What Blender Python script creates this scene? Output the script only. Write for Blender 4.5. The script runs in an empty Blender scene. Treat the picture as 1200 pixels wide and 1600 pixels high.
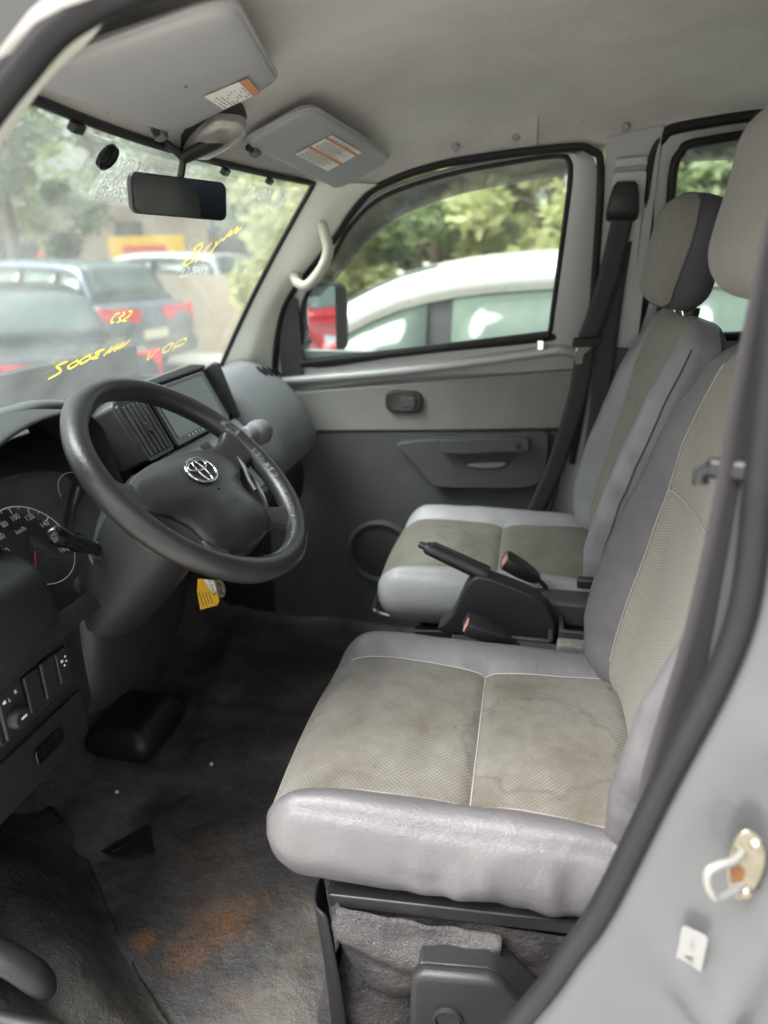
import bpy, bmesh, math, random
from mathutils import Vector as V, Matrix
random.seed(7)
rad = math.radians
scene = bpy.context.scene
COL = scene.collection
YC = 1.18

# ------------------------------------------------------------------ camera
yaw, pitch = rad(11.4), rad(20.0)
F = V((-math.sin(yaw)*math.cos(pitch), math.cos(yaw)*math.cos(pitch), -math.sin(pitch)))
R = V((math.cos(yaw), math.sin(yaw), 0)); U = R.cross(F)
cam_d = bpy.data.cameras.new('camera'); cam = bpy.data.objects.new('camera', cam_d); COL.objects.link(cam)
M = Matrix.Identity(4)
for i in range(3):
    M[i][0], M[i][1], M[i][2] = R[i], U[i], -F[i]
M[2][3] = 1.5
cam.matrix_world = M
cam_d.sensor_fit = 'VERTICAL'; cam_d.sensor_height = 36; cam_d.lens = 36*1110/1600
cam_d.clip_start = .02; cam_d.clip_end = 400
cam_d.dof.use_dof = True; cam_d.dof.focus_distance = 1.05; cam_d.dof.aperture_fstop = 2.6
scene.camera = cam

# ------------------------------------------------------------------ sky, sun, exposure
SUN_EL, SUN_AZ = rad(58), rad(235)        # azimuth measured from +Y towards +X
world = bpy.data.worlds.new('World'); scene.world = world; world.use_nodes = True
nt = world.node_tree; nt.nodes.clear()
sky = nt.nodes.new('ShaderNodeTexSky'); sky.sky_type = 'NISHITA'; sky.sun_disc = False
sky.sun_elevation = SUN_EL; sky.sun_rotation = SUN_AZ; sky.air_density = 1.4; sky.dust_density = 6; sky.ozone_density = 1
hs = nt.nodes.new('ShaderNodeHueSaturation'); hs.inputs['Saturation'].default_value = .22     # overcast: nearly neutral
bg = nt.nodes.new('ShaderNodeBackground'); bg.inputs['Strength'].default_value = .08
out = nt.nodes.new('ShaderNodeOutputWorld')
nt.links.new(sky.outputs[0], hs.inputs['Color']); nt.links.new(hs.outputs[0], bg.inputs['Color']); nt.links.new(bg.outputs[0], out.inputs[0])
sun_d = bpy.data.lights.new('sun', 'SUN'); sun_d.energy = 1.5; sun_d.angle = rad(40); sun_d.color = (1, .975, .95)
sun = bpy.data.objects.new('sun', sun_d); COL.objects.link(sun)
to_sun = V((math.sin(SUN_AZ)*math.cos(SUN_EL), math.cos(SUN_AZ)*math.cos(SUN_EL), math.sin(SUN_EL)))
sun.rotation_euler = to_sun.to_track_quat('Z', 'Y').to_euler(); sun.location = (0, -6, 8)
scene.view_settings.view_transform = 'Standard'; scene.view_settings.look = 'None'
scene.view_settings.gamma = 1; scene.view_settings.use_curve_mapping = False
scene.view_settings.exposure = 2.36
scene.render.engine = 'CYCLES'
scene.cycles.max_bounces = 7; scene.cycles.diffuse_bounces = 4; scene.cycles.glossy_bounces = 3; scene.cycles.transparent_max_bounces = 12
scene.cycles.use_denoising = True

# ------------------------------------------------------------------ materials
def nodes(name):
    m = bpy.data.materials.new(name); m.use_nodes = True
    t = m.node_tree; b = t.nodes['Principled BSDF']
    return m, t, b
def N(t, k, **kw):
    n = t.nodes.new(k)
    for a, v in kw.items():
        if a in n.inputs: n.inputs[a].default_value = v
        else: setattr(n, a, v)
    return n
def coords(t, scale=(1, 1, 1), rot=(0, 0, 0)):
    c = N(t, 'ShaderNodeTexCoord'); m = N(t, 'ShaderNodeMapping')
    m.inputs['Scale'].default_value = scale; m.inputs['Rotation'].default_value = rot
    t.links.new(c.outputs['Object'], m.inputs['Vector']); return m.outputs['Vector']
def ramp(t, fac, stops):
    r = N(t, 'ShaderNodeValToRGB'); cr = r.color_ramp
    while len(cr.elements) < len(stops): cr.elements.new(.5)
    for e, (p, c) in zip(cr.elements, stops): e.position = p; e.color = (*c, 1) if len(c) == 3 else c
    t.links.new(fac, r.inputs[0]); return r.outputs[0]
def mixc(t, fac, a, b, mode='MIX'):
    m = N(t, 'ShaderNodeMix', data_type='RGBA', blend_type=mode)
    for s, v in ((m.inputs[0], fac), (m.inputs[6], a), (m.inputs[7], b)):
        if hasattr(v, 'links') or hasattr(v, 'is_linked'): t.links.new(v, s)
        else: s.default_value = v if isinstance(v, (int, float)) else (*v, 1)
    return m.outputs[2]
def math_(t, op, a, b=0.0, c=None):
    m = N(t, 'ShaderNodeMath', operation=op)
    for i, v in enumerate((a, b) if c is None else (a, b, c)):
        if hasattr(v, 'is_linked'): t.links.new(v, m.inputs[i])
        else: m.inputs[i].default_value = v
    return m.outputs[0]
def noise(t, vec, scale, detail=4, rough=.55):
    n = N(t, 'ShaderNodeTexNoise', Scale=scale, Detail=detail, Roughness=rough); t.links.new(vec, n.inputs['Vector']); return n.outputs['Fac']
def voro(t, vec, scale, feature='F1', rnd=1.0):
    n = N(t, 'ShaderNodeTexVoronoi', feature=feature, Scale=scale, Randomness=rnd); t.links.new(vec, n.inputs['Vector']); return n.outputs['Distance']
def bump(t, b, h, strength, dist=.001, prev=None):
    n = N(t, 'ShaderNodeBump', Strength=strength, Distance=dist); t.links.new(h, n.inputs['Height'])
    if prev is not None: t.links.new(prev, n.inputs['Normal'])
    t.links.new(n.outputs[0], b.inputs['Normal']); return n.outputs[0]

def m_plain(name, col, rough=.5, metal=0.0, spec=.5, coat=0, var=.12, vscale=9, rvar=.12, grain=0, gscale=900, bstr=.25):
    """base colour with blotchy wear, uneven gloss and an optional moulded grain"""
    m, t, b = nodes(name); vec = coords(t)
    n1 = noise(t, vec, vscale, 6, .65)
    b.inputs['Metallic'].default_value = metal; b.inputs['Specular IOR Level'].default_value = spec; b.inputs['Coat Weight'].default_value = coat
    t.links.new(ramp(t, n1, [(.25, [c*(1-var) for c in col]), (.75, [min(1, c*(1+var)) for c in col])]), b.inputs['Base Color'])
    t.links.new(math_(t, 'MULTIPLY_ADD', noise(t, vec, vscale*2.3, 5), rvar*2, rough-rvar), b.inputs['Roughness'])
    if grain:
        h = voro(t, vec, gscale, 'SMOOTH_F1') if grain == 1 else noise(t, vec, gscale, 3)
        bump(t, b, h, bstr, .0006)
    return m
def m_emboss_leather(name, col, rough=.42, dirt=(.16, .13, .1), dirt_amt=.35):
    m, t, b = nodes(name); vec = coords(t)
    n1 = noise(t, vec, 7, 7, .62); n2 = noise(t, vec, 34, 5, .7)
    base = ramp(t, n1, [(.28, [c*.86 for c in col]), (.7, [c*1.1 for c in col])])
    dm = ramp(t, math_(t, 'MULTIPLY', n1, n2), [(.26, (0, 0, 0)), (.48, (dirt_amt,)*3)])
    t.links.new(mixc(t, dm, base, dirt), b.inputs['Base Color'])
    t.links.new(math_(t, 'MULTIPLY_ADD', n2, .3, rough-.15), b.inputs['Roughness'])
    b.inputs['Specular IOR Level'].default_value = .5
    v = voro(t, vec, 300, 'DISTANCE_TO_EDGE'); h = ramp(t, v, [(0, (0, 0, 0)), (.14, (1, 1, 1))])
    p = bump(t, b, h, .26, .0011)
    p = bump(t, b, noise(t, vec, 38, 5, .6), .2, .005, p)
    bump(t, b, noise(t, vec, 12, 3), .35, .012, p)
    return m
def m_weave(name, col, dark, dirt, dirt_amt, seed=0.0, stains=()):
    """open-mesh seat cloth: diagonal cells, with grime and tide marks of their own shape"""
    m, t, b = nodes(name); vec = coords(t); rot = coords(t, (1, 1, 1), (0, 0, rad(45)))
    s = N(t, 'ShaderNodeSeparateXYZ'); t.links.new(rot, s.inputs[0])
    k = 2*math.pi/.0046
    wx = math_(t, 'SINE', math_(t, 'MULTIPLY', s.outputs[0], k)); wy = math_(t, 'SINE', math_(t, 'MULTIPLY', math_(t, 'ADD', s.outputs[1], s.outputs[2]), k))
    cell = math_(t, 'MULTIPLY_ADD', math_(t, 'ADD', wx, wy), .25, .5)
    off = N(t, 'ShaderNodeVectorMath', operation='ADD'); off.inputs[1].default_value = (seed, seed*1.7, seed*.6); t.links.new(vec, off.inputs[0])
    g = noise(t, off.outputs[0], 5.5, 7, .62); g2 = noise(t, off.outputs[0], 26, 6, .7)
    base = ramp(t, cell, [(.25, dark), (.68, col)])
    grime = ramp(t, math_(t, 'MULTIPLY_ADD', g2, .35, math_(t, 'MULTIPLY', g, .75)), [(.36, (0, 0, 0)), (.66, (dirt_amt,)*3)])
    c = mixc(t, grime, base, dirt)
    spots = ramp(t, noise(t, off.outputs[0], 85, 3, .4), [(.70, (0, 0, 0)), (.78, (.45,)*3)])
    c = mixc(t, spots, c, [d*.45 for d in dirt])
    for (sx, sy, r, w) in stains:      # tide mark: wobbly ring
        d = N(t, 'ShaderNodeVectorMath', operation='DISTANCE'); d.inputs[1].default_value = (sx, sy, 0)
        fl = N(t, 'ShaderNodeVectorMath', operation='MULTIPLY'); fl.inputs[1].default_value = (1, 1, 0); t.links.new(vec, fl.inputs[0]); t.links.new(fl.outputs[0], d.inputs[0])
        dd = math_(t, 'ADD', d.outputs['Value'], math_(t, 'MULTIPLY_ADD', noise(t, vec, 22, 3), .07, -.035))
        ring = math_(t, 'SUBTRACT', 1.0, math_(t, 'MINIMUM', math_(t, 'MULTIPLY', math_(t, 'ABSOLUTE', math_(t, 'SUBTRACT', dd, r)), 1/w), 1.0))
        c = mixc(t, math_(t, 'MULTIPLY', ring, .36), c, [x*.6 for x in dirt])
    t.links.new(c, b.inputs['Base Color']); b.inputs['Roughness'].default_value = .85; b.inputs['Sheen Weight'].default_value = .12
    b.inputs['Specular IOR Level'].default_value = .25
    p = bump(t, b, cell, .55, .0012); bump(t, b, g, .35, .006, p)
    return m
def m_felt(name, col):
    m, t, b = nodes(name); vec = coords(t)
    n = noise(t, vec, 3.2, 7, .6)
    base = ramp(t, n, [(.3, [c*.80 for c in col]), (.7, [c*1.10 for c in col])])
    sp = ramp(t, noise(t, vec, 70, 2, .3), [(.74, (0, 0, 0)), (.80, (.3,)*3)])
    t.links.new(mixc(t, sp, base, (.12, .11, .1)), b.inputs['Base Color'])
    b.inputs['Roughness'].default_value = .95; b.inputs['Specular IOR Level'].default_value = .15; b.inputs['Sheen Weight'].default_value = .15
    p = bump(t, b, noise(t, vec, 900, 2), .2, .001); bump(t, b, noise(t, vec, 14, 4), .25, .006, p)
    return m
def m_floor(name, patches, col=(.048, .047, .047), dust=(.15, .132, .115), dustamt=.85):
    """black grained vinyl with brown dust and orange soil trodden into it"""
    m, t, b = nodes(name); vec = coords(t)
    g = noise(t, vec, 6, 8, .65); g2 = noise(t, vec, 40, 5, .7)
    grain = voro(t, vec, 330, 'DISTANCE_TO_EDGE')
    base = mixc(t, ramp(t, g, [(.42, (0, 0, 0)), (.72, (dustamt,)*3)]), col, dust)
    f = N(t, 'ShaderNodeVectorMath', operation='MULTIPLY'); f.inputs[1].default_value = (1, 1, 0); t.links.new(vec, f.inputs[0])
    tot = None
    for (x, y, r, a) in patches:
        d = N(t, 'ShaderNodeVectorMath', operation='DISTANCE'); d.inputs[1].default_value = (x, y, 0); t.links.new(f.outputs[0], d.inputs[0])
        k = math_(t, 'MULTIPLY', math_(t, 'MAXIMUM', math_(t, 'SUBTRACT', 1.0, math_(t, 'MULTIPLY', d.outputs['Value'], 1/r)), 0.0), a)
        tot = k if tot is None else math_(t, 'MAXIMUM', tot, k)
    if tot is not None:
        k = math_(t, 'MULTIPLY', tot, math_(t, 'MULTIPLY', math_(t, 'ADD', g2, .25), math_(t, 'MULTIPLY', noise(t, vec, 13, 8, .75), 3.6)))
        k = math_(t, 'MULTIPLY', k, math_(t, 'MULTIPLY_ADD', ramp(t, noise(t, vec, 240, 3, .8), [(.40, (0, 0, 0)), (.60, (1, 1, 1))]), .95, .35))
        base = mixc(t, ramp(t, k, [(.42, (0, 0, 0)), (1.0, (.85,)*3)]), base, (.25, .105, .035))
    t.links.new(base, b.inputs['Base Color'])
    t.links.new(math_(t, 'MULTIPLY_ADD', g, .5, .26), b.inputs['Roughness'])
    h = ramp(t, grain, [(0, (0, 0, 0)), (.2, (1, 1, 1))])
    p = bump(t, b, h, .5, .0011); bump(t, b, noise(t, vec, 9, 6, .6), .8, .025, p)
    return m
def m_glass(name, tint=(1, 1, 1), dirt=.05, gloss=.08, dcol=(.8, .8, .78)):
    m = bpy.data.materials.new(name); m.use_nodes = True; t = m.node_tree; t.nodes.clear()
    o = N(t, 'ShaderNodeOutputMaterial'); tr = N(t, 'ShaderNodeBsdfTransparent'); tr.inputs[0].default_value = (*tint, 1)
    gl = N(t, 'ShaderNodeBsdfGlossy', Roughness=.02); df = N(t, 'ShaderNodeBsdfDiffuse'); df.inputs[0].default_value = (*dcol, 1)
    tl = N(t, 'ShaderNodeBsdfTranslucent'); tl.inputs[0].default_value = (*dcol, 1)
    fr = N(t, 'ShaderNodeFresnel', IOR=1.35)
    a = N(t, 'ShaderNodeMixShader'); t.links.new(math_(t, 'MULTIPLY', fr.outputs[0], gloss*10), a.inputs[0]); t.links.new(tr.outputs[0], a.inputs[1]); t.links.new(gl.outputs[0], a.inputs[2])
    dd = N(t, 'ShaderNodeMixShader'); dd.inputs[0].default_value = .6; t.links.new(df.outputs[0], dd.inputs[1]); t.links.new(tl.outputs[0], dd.inputs[2])
    vec = coords(t); k = math_(t, 'MULTIPLY', ramp(t, noise(t, vec, 5, 7, .7), [(.3, (.25,)*3), (.75, (1, 1, 1))]), dirt)
    e = N(t, 'ShaderNodeMixShader'); t.links.new(k, e.inputs[0]); t.links.new(a.outputs[0], e.inputs[1]); t.links.new(dd.outputs[0], e.inputs[2])
    t.links.new(e.outputs[0], o.inputs[0]); return m
def m_webbing(name, col):
    m, t, b = nodes(name); vec = coords(t)
    w = N(t, 'ShaderNodeTexWave', Scale=260, Distortion=.6, Detail=1); w.bands_direction = 'DIAGONAL'; t.links.new(vec, w.inputs['Vector'])
    t.links.new(mixc(t, w.outputs['Fac'], [c*.75 for c in col], [c*1.2 for c in col]), b.inputs['Base Color'])
    b.inputs['Roughness'].default_value = .7; bump(t, b, w.outputs['Fac'], .3, .0008); return m
def m_speckle(name, col, thr):
    m = bpy.data.materials.new(name); m.use_nodes = True; t = m.node_tree; b = t.nodes['Principled BSDF']; o = t.nodes['Material Output']
    b.inputs['Base Color'].default_value = (*col, 1); b.inputs['Roughness'].default_value = .6
    tr = N(t, 'ShaderNodeBsdfTransparent'); mx = N(t, 'ShaderNodeMixShader'); vec = coords(t)
    t.links.new(ramp(t, noise(t, vec, 170, 6, .75), [(thr, (0, 0, 0)), (thr+.1, (.75,)*3)]), mx.inputs[0])
    t.links.new(tr.outputs[0], mx.inputs[1]); t.links.new(b.outputs[0], mx.inputs[2]); t.links.new(mx.outputs[0], o.inputs[0]); return m
def m_leaf(name, c1, c2):
    m, t, b = nodes(name); vec = coords(t)
    t.links.new(ramp(t, noise(t, vec, 1.3, 3), [(.3, c1), (.7, c2)]), b.inputs['Base Color']); b.inputs['Roughness'].default_value = .6
    b.inputs['Transmission Weight'].default_value = 0
    tl = N(t, 'ShaderNodeBsdfTranslucent'); tl.inputs[0].default_value = (*[min(1, c*1.6) for c in c2], 1)
    mx = N(t, 'ShaderNodeMixShader'); mx.inputs[0].default_value = .35
    t.links.new(b.outputs[0], mx.inputs[1]); t.links.new(tl.outputs[0], mx.inputs[2]); t.links.new(mx.outputs[0], t.nodes['Material Output'].inputs[0]); return m

def m_marker(name, col):
    m, t, b = nodes(name); b.inputs['Base Color'].default_value = (*col, 1); b.inputs['Roughness'].default_value = .8
    tl = N(t, 'ShaderNodeBsdfTranslucent'); tl.inputs[0].default_value = (*col, 1); mx = N(t, 'ShaderNodeMixShader'); mx.inputs[0].default_value = .6
    t.links.new(b.outputs[0], mx.inputs[1]); t.links.new(tl.outputs[0], mx.inputs[2]); t.links.new(mx.outputs[0], t.nodes['Material Output'].inputs[0]); return m
ORANGE = [(-.44, .815, .13, .72), (-.547, .748, .036, 1.1), (-.52, .95, .15, .5), (-.38, .86, .10, .5), (-.47, .745, .10, .55), (-.30, .80, .14, .35), (-.36, .70, .14, .35), (-.62, .92, .1, .3)]
MT = dict(
    leather=m_emboss_leather('grey_vinyl', (.120, .117, .124), .36),
    leather_far=m_emboss_leather('grey_vinyl_lightened', (.25, .247, .262), .40, dirt_amt=.3),  # the same seat vinyl, colour lightened to offset the dimmer passenger side
    side_dark=m_plain('charcoal_cloth', (.10, .10, .11), .8, spec=.25, grain=2, gscale=700),
    weave=m_weave('mesh_cloth', (.25, .242, .223), (.145, .138, .123), (.100, .087, .067), .9, 0.0, [(.10, -.02, .1, .006)]),
    weave_far=m_weave('mesh_cloth_stained', (.215, .208, .185), (.13, .124, .105), (.098, .088, .070), .9, 3.1, [(-.17, -.03, .13, .012), (-.06, .05, .07, .007)]),
    weave_back=m_weave('mesh_cloth_back', (.29, .28, .25), (.19, .18, .155), (.2, .185, .15), .35, 5.0),
    weave_head=m_weave('mesh_cloth_head', (.24, .232, .215), (.19, .184, .17), (.2, .19, .17), .2, 8.0),
    thread=m_plain('seam_thread', (.36, .33, .32), .7),
    felt=m_felt('headliner_felt', (.62, .605, .575)),
    visor=m_plain('visor_vinyl', (.37, .37, .375), .6, spec=.35, var=.08, vscale=4, grain=1, gscale=700, bstr=.15),
    handle=m_plain('handle_plastic', (.50, .50, .43), .5, spec=.4, var=.06, grain=2, gscale=600, bstr=.1), pillar=m_plain('pillar_plastic', (.88, .89, .79), .55, spec=.4, var=.06, grain=2, gscale=600, bstr=.1),
    black=m_plain('black_plastic', (.018, .018, .019), .42, grain=1, gscale=800, bstr=.3),
    softblack=m_plain('soft_black_plastic', (.016, .0165, .018), .5, grain=1, gscale=520, bstr=.45),
    wheel=m_plain('wheel_urethane', (.024, .024, .0245), .33, grain=1, gscale=520, bstr=.5, var=.2, rvar=.1),
    worn=m_plain('wheel_worn_patch', (.16, .155, .15), .35, grain=1, gscale=420, bstr=.8, var=.5, vscale=60),
    gloss=m_plain('gloss_black', (.006, .006, .008), .12, rvar=.04),
    dash=m_plain('dash_grey', (.115, .12, .13), .55, grain=1, gscale=700, bstr=.3, var=.07),
    dashdark=m_plain('dash_dark', (.014, .0148, .017), .46, grain=1, gscale=600, bstr=.4),
    console=m_plain('console_plastic', (.045, .046, .048), .55, grain=1, gscale=500, bstr=.4, var=.4, vscale=14), padtop=m_plain('dash_pad', (.075, .078, .082), .55, grain=1, gscale=600, bstr=.4, var=.1),
    stack=m_plain('stack_silver', (.20, .215, .225), .38, metal=.3, var=.05),
    trim=m_plain('door_trim_grey', (.20, .20, .19), .65, spec=.35, grain=1, gscale=500, bstr=.35, var=.14, vscale=6),
    trimdark=m_plain('door_trim_dark', (.065, .066, .070), .6, spec=.35, grain=1, gscale=500, bstr=.4, var=.15),
    rubber=m_plain('rubber', (.012, .012, .013), .55, spec=.4, var=.25, vscale=20),
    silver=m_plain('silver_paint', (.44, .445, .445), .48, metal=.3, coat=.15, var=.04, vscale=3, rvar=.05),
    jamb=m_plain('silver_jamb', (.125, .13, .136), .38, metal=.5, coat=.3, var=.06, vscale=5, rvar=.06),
    chrome=m_plain('chrome', (.75, .75, .74), .16, metal=1, var=.05),
    rust=m_plain('rust_steel', (.20, .09, .035), .7, metal=.2, var=.5, vscale=60),
    zinc=m_plain('zinc_steel', (.36, .33, .26), .35, metal=.9, var=.25, vscale=40),
    steel=m_plain('black_steel', (.03, .03, .03), .3, metal=.3),
    floor=m_floor('vinyl_floor', ORANGE),
    riser=m_floor('vinyl_riser', [(.05, 0, .5, .34)], (.026, .026, .029), (.085, .075, .066), .75),
    arch=m_floor('rubber_arch', [], (.03, .03, .031), (.10, .092, .075), .7),
    glass=m_glass('windscreen_glass', (.93, .98, .96), .085, .022), sideglass=m_glass('door_glass', (.88, .94, .90), .04, .03),
    tint=m_glass('tinted_visor', (.42, .40, .42), .06, .08), lens=m_glass('clear_lens', (.9, .9, .88), .6, .1, (.95, .95, .92)), cover=m_glass('gauge_lens', (.95, .95, .96), .004, .012),
    screen=m_plain('screen_glass', (.10, .115, .11), .09, var=.03, rvar=.02),
    mirror=m_plain('mirror_glass', (.42, .46, .50), .02, metal=1, var=0, rvar=.0),
    web=m_webbing('belt_webbing', (.045, .044, .047)), web_near=m_webbing('belt_webbing_worn', (.048, .045, .048)),
    paper=m_plain('label_paper', (.92, .90, .84), .7, var=.06), ink=m_plain('label_ink', (.25, .25, .25), .8), orange=m_plain('label_orange', (.62, .27, .13), .7),
    yellow=m_plain('tag_yellow', (.75, .42, .02), .5), white=m_plain('white_print', (.72, .72, .70), .5), sticker=m_plain('sticker_white', (.24, .24, .235), .5), blackink=m_plain('black_ink', (.015, .015, .015), .6),
    red=m_plain('buckle_red', (.60, .24, .23), .4), needle=m_plain('needle_red', (.5, .03, .015), .4), dialprint=m_plain('dial_print', (.85, .85, .82), .5), dial=m_plain('dial_face', (.008, .008, .009), .5),
    chalk=m_marker('yellow_marker', (.80, .58, .06)), chalkw=m_marker('white_marker', (.42, .44, .43)),
    wear=m_speckle('painted_glint', (.17, .168, .16), .48),  # pale speckle that paints glints onto the steering wheel rim
    loop=m_plain('plated_loop', (.38, .38, .36), .35, metal=.55, var=.15, vscale=60),
    glue=m_speckle('adhesive_residue', (.8, .82, .8), .46),
)

# ------------------------------------------------------------------ mesh helpers
def wloc(o):
    v = V((0, 0, 0))
    while o is not None: v += o.location; o = o.parent
    return v
def tag(o, label=None, cat=None, group=None, kind=None):
    if label: o['label'] = label
    if cat: o['category'] = cat
    if group: o['group'] = group
    if kind: o['kind'] = kind
    return o
def thing(name, loc, label, cat, group=None):
    o = bpy.data.objects.new(name, None); o.empty_display_size = .05; COL.objects.link(o); o.location = loc
    return tag(o, label, cat, group)
def obj(name, vs, fs, mat, parent=None, smooth=True, angle=40, origin=None):
    """links ONE mesh object; vs are in place coordinates"""
    vs = [V(v) for v in vs]
    if origin is not None: o0 = V(origin)
    elif parent is None:
        xs = [v.x for v in vs]; ys = [v.y for v in vs]; o0 = V(((min(xs)+max(xs))/2, (min(ys)+max(ys))/2, min(v.z for v in vs)))
    else: o0 = wloc(parent)
    me = bpy.data.meshes.new(name); me.from_pydata([v-o0 for v in vs], [], fs); me.validate(); me.update()
    if mat is not None: me.materials.append(MT[mat] if isinstance(mat, str) else mat)
    bm = bmesh.new(); bm.from_mesh(me); bmesh.ops.recalc_face_normals(bm, faces=bm.faces)
    for f in bm.faces: f.smooth = smooth
    if smooth:
        for e in bm.edges:
            if len(e.link_faces) == 2 and e.calc_face_angle(0) > rad(angle): e.smooth = False
    bm.to_mesh(me); bm.free()
    o = bpy.data.objects.new(name, me); COL.objects.link(o)
    if parent is None: o.location = o0
    else: o.parent = parent
    return o
def struct(o): o['kind'] = 'structure'; return o
def sub(o, lv=2):
    m = o.modifiers.new('s', 'SUBSURF'); m.levels = 1; m.render_levels = lv; return o
def solid(o, th, off=-1):
    m = o.modifiers.new('t', 'SOLIDIFY'); m.thickness = th; m.offset = off; return o
def bev(o, w, seg=2):
    m = o.modifiers.new('b', 'BEVEL'); m.width = w; m.segments = seg; m.limit_method = 'ANGLE'; m.angle_limit = rad(35); m.harden_normals = False
    return o
def frame(c, ex, ey):
    c, ex, ey = V(c), V(ex).normalized(), V(ey).normalized(); ez = ex.cross(ey).normalized(); ey = ez.cross(ex)
    return lambda x, y, z=0.0: c+ex*x+ey*y+ez*z
IDN = frame((0, 0, 0), (1, 0, 0), (0, 1, 0))
def cat(pts, n=6, closed=False):
    """Catmull-Rom through points (tuples of any length)"""
    P = [tuple(p) for p in pts]; k = len(P); o = []
    for i in range(k if closed else k-1):
        p0 = P[(i-1) % k] if closed or i > 0 else P[0]; p1 = P[i]; p2 = P[(i+1) % k]; p3 = P[(i+2) % k] if closed or i+2 < k else P[-1]
        for j in range(n):
            t = j/n; o.append(tuple(.5*((2*b)+(c-a)*t+(2*a-5*b+4*c-d)*t*t+(3*b-a-3*c+d)*t**3) for a, b, c, d in zip(p0, p1, p2, p3)))
    if not closed: o.append(P[-1])
    return o
def grid(name, rows, mat, parent=None, closed_u=False, closed_v=False, **kw):
    nr, nc = len(rows), len(rows[0]); vs = [p for r in rows for p in r]; fs = []
    for i in range(nr if closed_u else nr-1):
        for j in range(nc if closed_v else nc-1):
            a, b = i*nc, ((i+1) % nr)*nc; fs.append((a+j, a+(j+1) % nc, b+(j+1) % nc, b+j))
    return obj(name, vs, fs, mat, parent, **kw)
def tube(name, pts, r, mat, parent=None, n=10, closed=False, flat=1.0, up=None, **kw):
    pts = [V(p) for p in pts]; k = len(pts); vs, fs = [], []
    ref = V(up) if up else V((.123, .31, .94))
    for i, p in enumerate(pts):
        a = pts[(i-1) % k] if closed or i else p; b = pts[(i+1) % k] if closed or i < k-1 else p
        tn = (b-a).normalized(); s = tn.cross(ref).normalized(); u = s.cross(tn)
        if not up: ref = u
        rr = r[i] if isinstance(r, (list, tuple)) else r
        for j in range(n):
            t = 2*math.pi*j/n; vs.append(p+s*math.cos(t)*rr+u*math.sin(t)*rr*flat)
    for i in range(k if closed else k-1):
        a, b = i*n, ((i+1) % k)*n
        for j in range(n): fs.append((a+j, a+(j+1) % n, b+(j+1) % n, b+j))
    if not closed: fs.append(tuple(range(n))[::-1]); fs.append(tuple(range((k-1)*n, k*n)))
    return obj(name, vs, fs, mat, parent, **kw)
def prism(name, poly, depth, mat, parent=None, fr=IDN, bevel=0, seg=2, z0=0.0, **kw):
    k = len(poly); vs = [fr(x, y, z0) for x, y in poly]+[fr(x, y, z0+depth) for x, y in poly]
    fs = [tuple(range(k))[::-1], tuple(range(k, 2*k))]+[(i, (i+1) % k, k+(i+1) % k, k+i) for i in range(k)]
    o = obj(name, vs, fs, mat, parent, **kw)
    if bevel: bev(o, bevel, seg)
    return o
def box(name, c, half, mat, parent=None, fr=None, bevel=0, seg=2, **kw):
    fr = fr or frame(c, (1, 0, 0), (0, 1, 0)); a, b, h = half
    return prism(name, [(-a, -b), (a, -b), (a, b), (-a, b)], 2*h, mat, parent, fr, bevel, seg, z0=-h, **kw)
def rrect(w, h, r, n=5):
    o = []
    for cx, cy, a in ((w-r, h-r, 0), (-w+r, h-r, 90), (-w+r, -h+r, 180), (w-r, -h+r, 270)):
        for j in range(n+1):
            t = rad(a+90*j/n); o.append((cx+r*math.cos(t), cy+r*math.sin(t)))
    return o
def circ(r, n=24, cx=0, cy=0): return [(cx+r*math.cos(2*math.pi*i/n), cy+r*math.sin(2*math.pi*i/n)) for i in range(n)]
def lathe(name, prof, mat, parent, fr, n=28, **kw):
    return grid(name, [[fr(r*math.cos(2*math.pi*j/n), r*math.sin(2*math.pi*j/n), z) for j in range(n)] for r, z in prof], mat, parent, closed_v=True, **kw)
def ribbon(name, pts, w, mat, parent, fr, z=0.0, th=.0004):
    """flat stroke in a frame"""
    rows = []; k = len(pts)
    for i, (x, y) in enumerate(pts):
        a = pts[max(i-1, 0)]; b = pts[min(i+1, k-1)]; dx, dy = b[0]-a[0], b[1]-a[1]; l = math.hypot(dx, dy) or 1
        nx, ny = -dy/l*w/2, dx/l*w/2; rows.append([fr(x+nx, y+ny, z), fr(x-nx, y-ny, z)])
    return grid(name, rows, mat, parent)
def text(name, s, size, fr, mat, parent, z=0.0, align='CENTER', flip=False):
    cu = bpy.data.curves.new('t', 'FONT'); cu.body = s; cu.size = size; cu.align_x = align; cu.align_y = 'CENTER'
    to = bpy.data.objects.new('t', cu); COL.objects.link(to); bpy.context.view_layer.update()
    me = to.evaluated_get(bpy.context.evaluated_depsgraph_get()).to_mesh()
    vs = [fr(-v.co.x if flip else v.co.x, v.co.y, z) for v in me.vertices]; fs = [tuple(p.vertices) for p in me.polygons]
    o = obj(name, vs, fs, mat, parent, smooth=False); bpy.data.objects.remove(to); bpy.data.curves.remove(cu); return o
def lerp(a, b, t): return a+(b-a)*t
def sst(a, b, x):
    t = max(0, min(1, (x-a)/(b-a))); return t*t*(3-2*t)
def interp(tab, x):
    if x <= tab[0][0]: return tab[0][1]
    for (a, p), (b, q) in zip(tab, tab[1:]):
        if x <= b: return lerp(p, q, (x-a)/(b-a))
    return tab[-1][1]
def linsp(a, b, n): return [a+(b-a)*i/n for i in range(n+1)]
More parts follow.
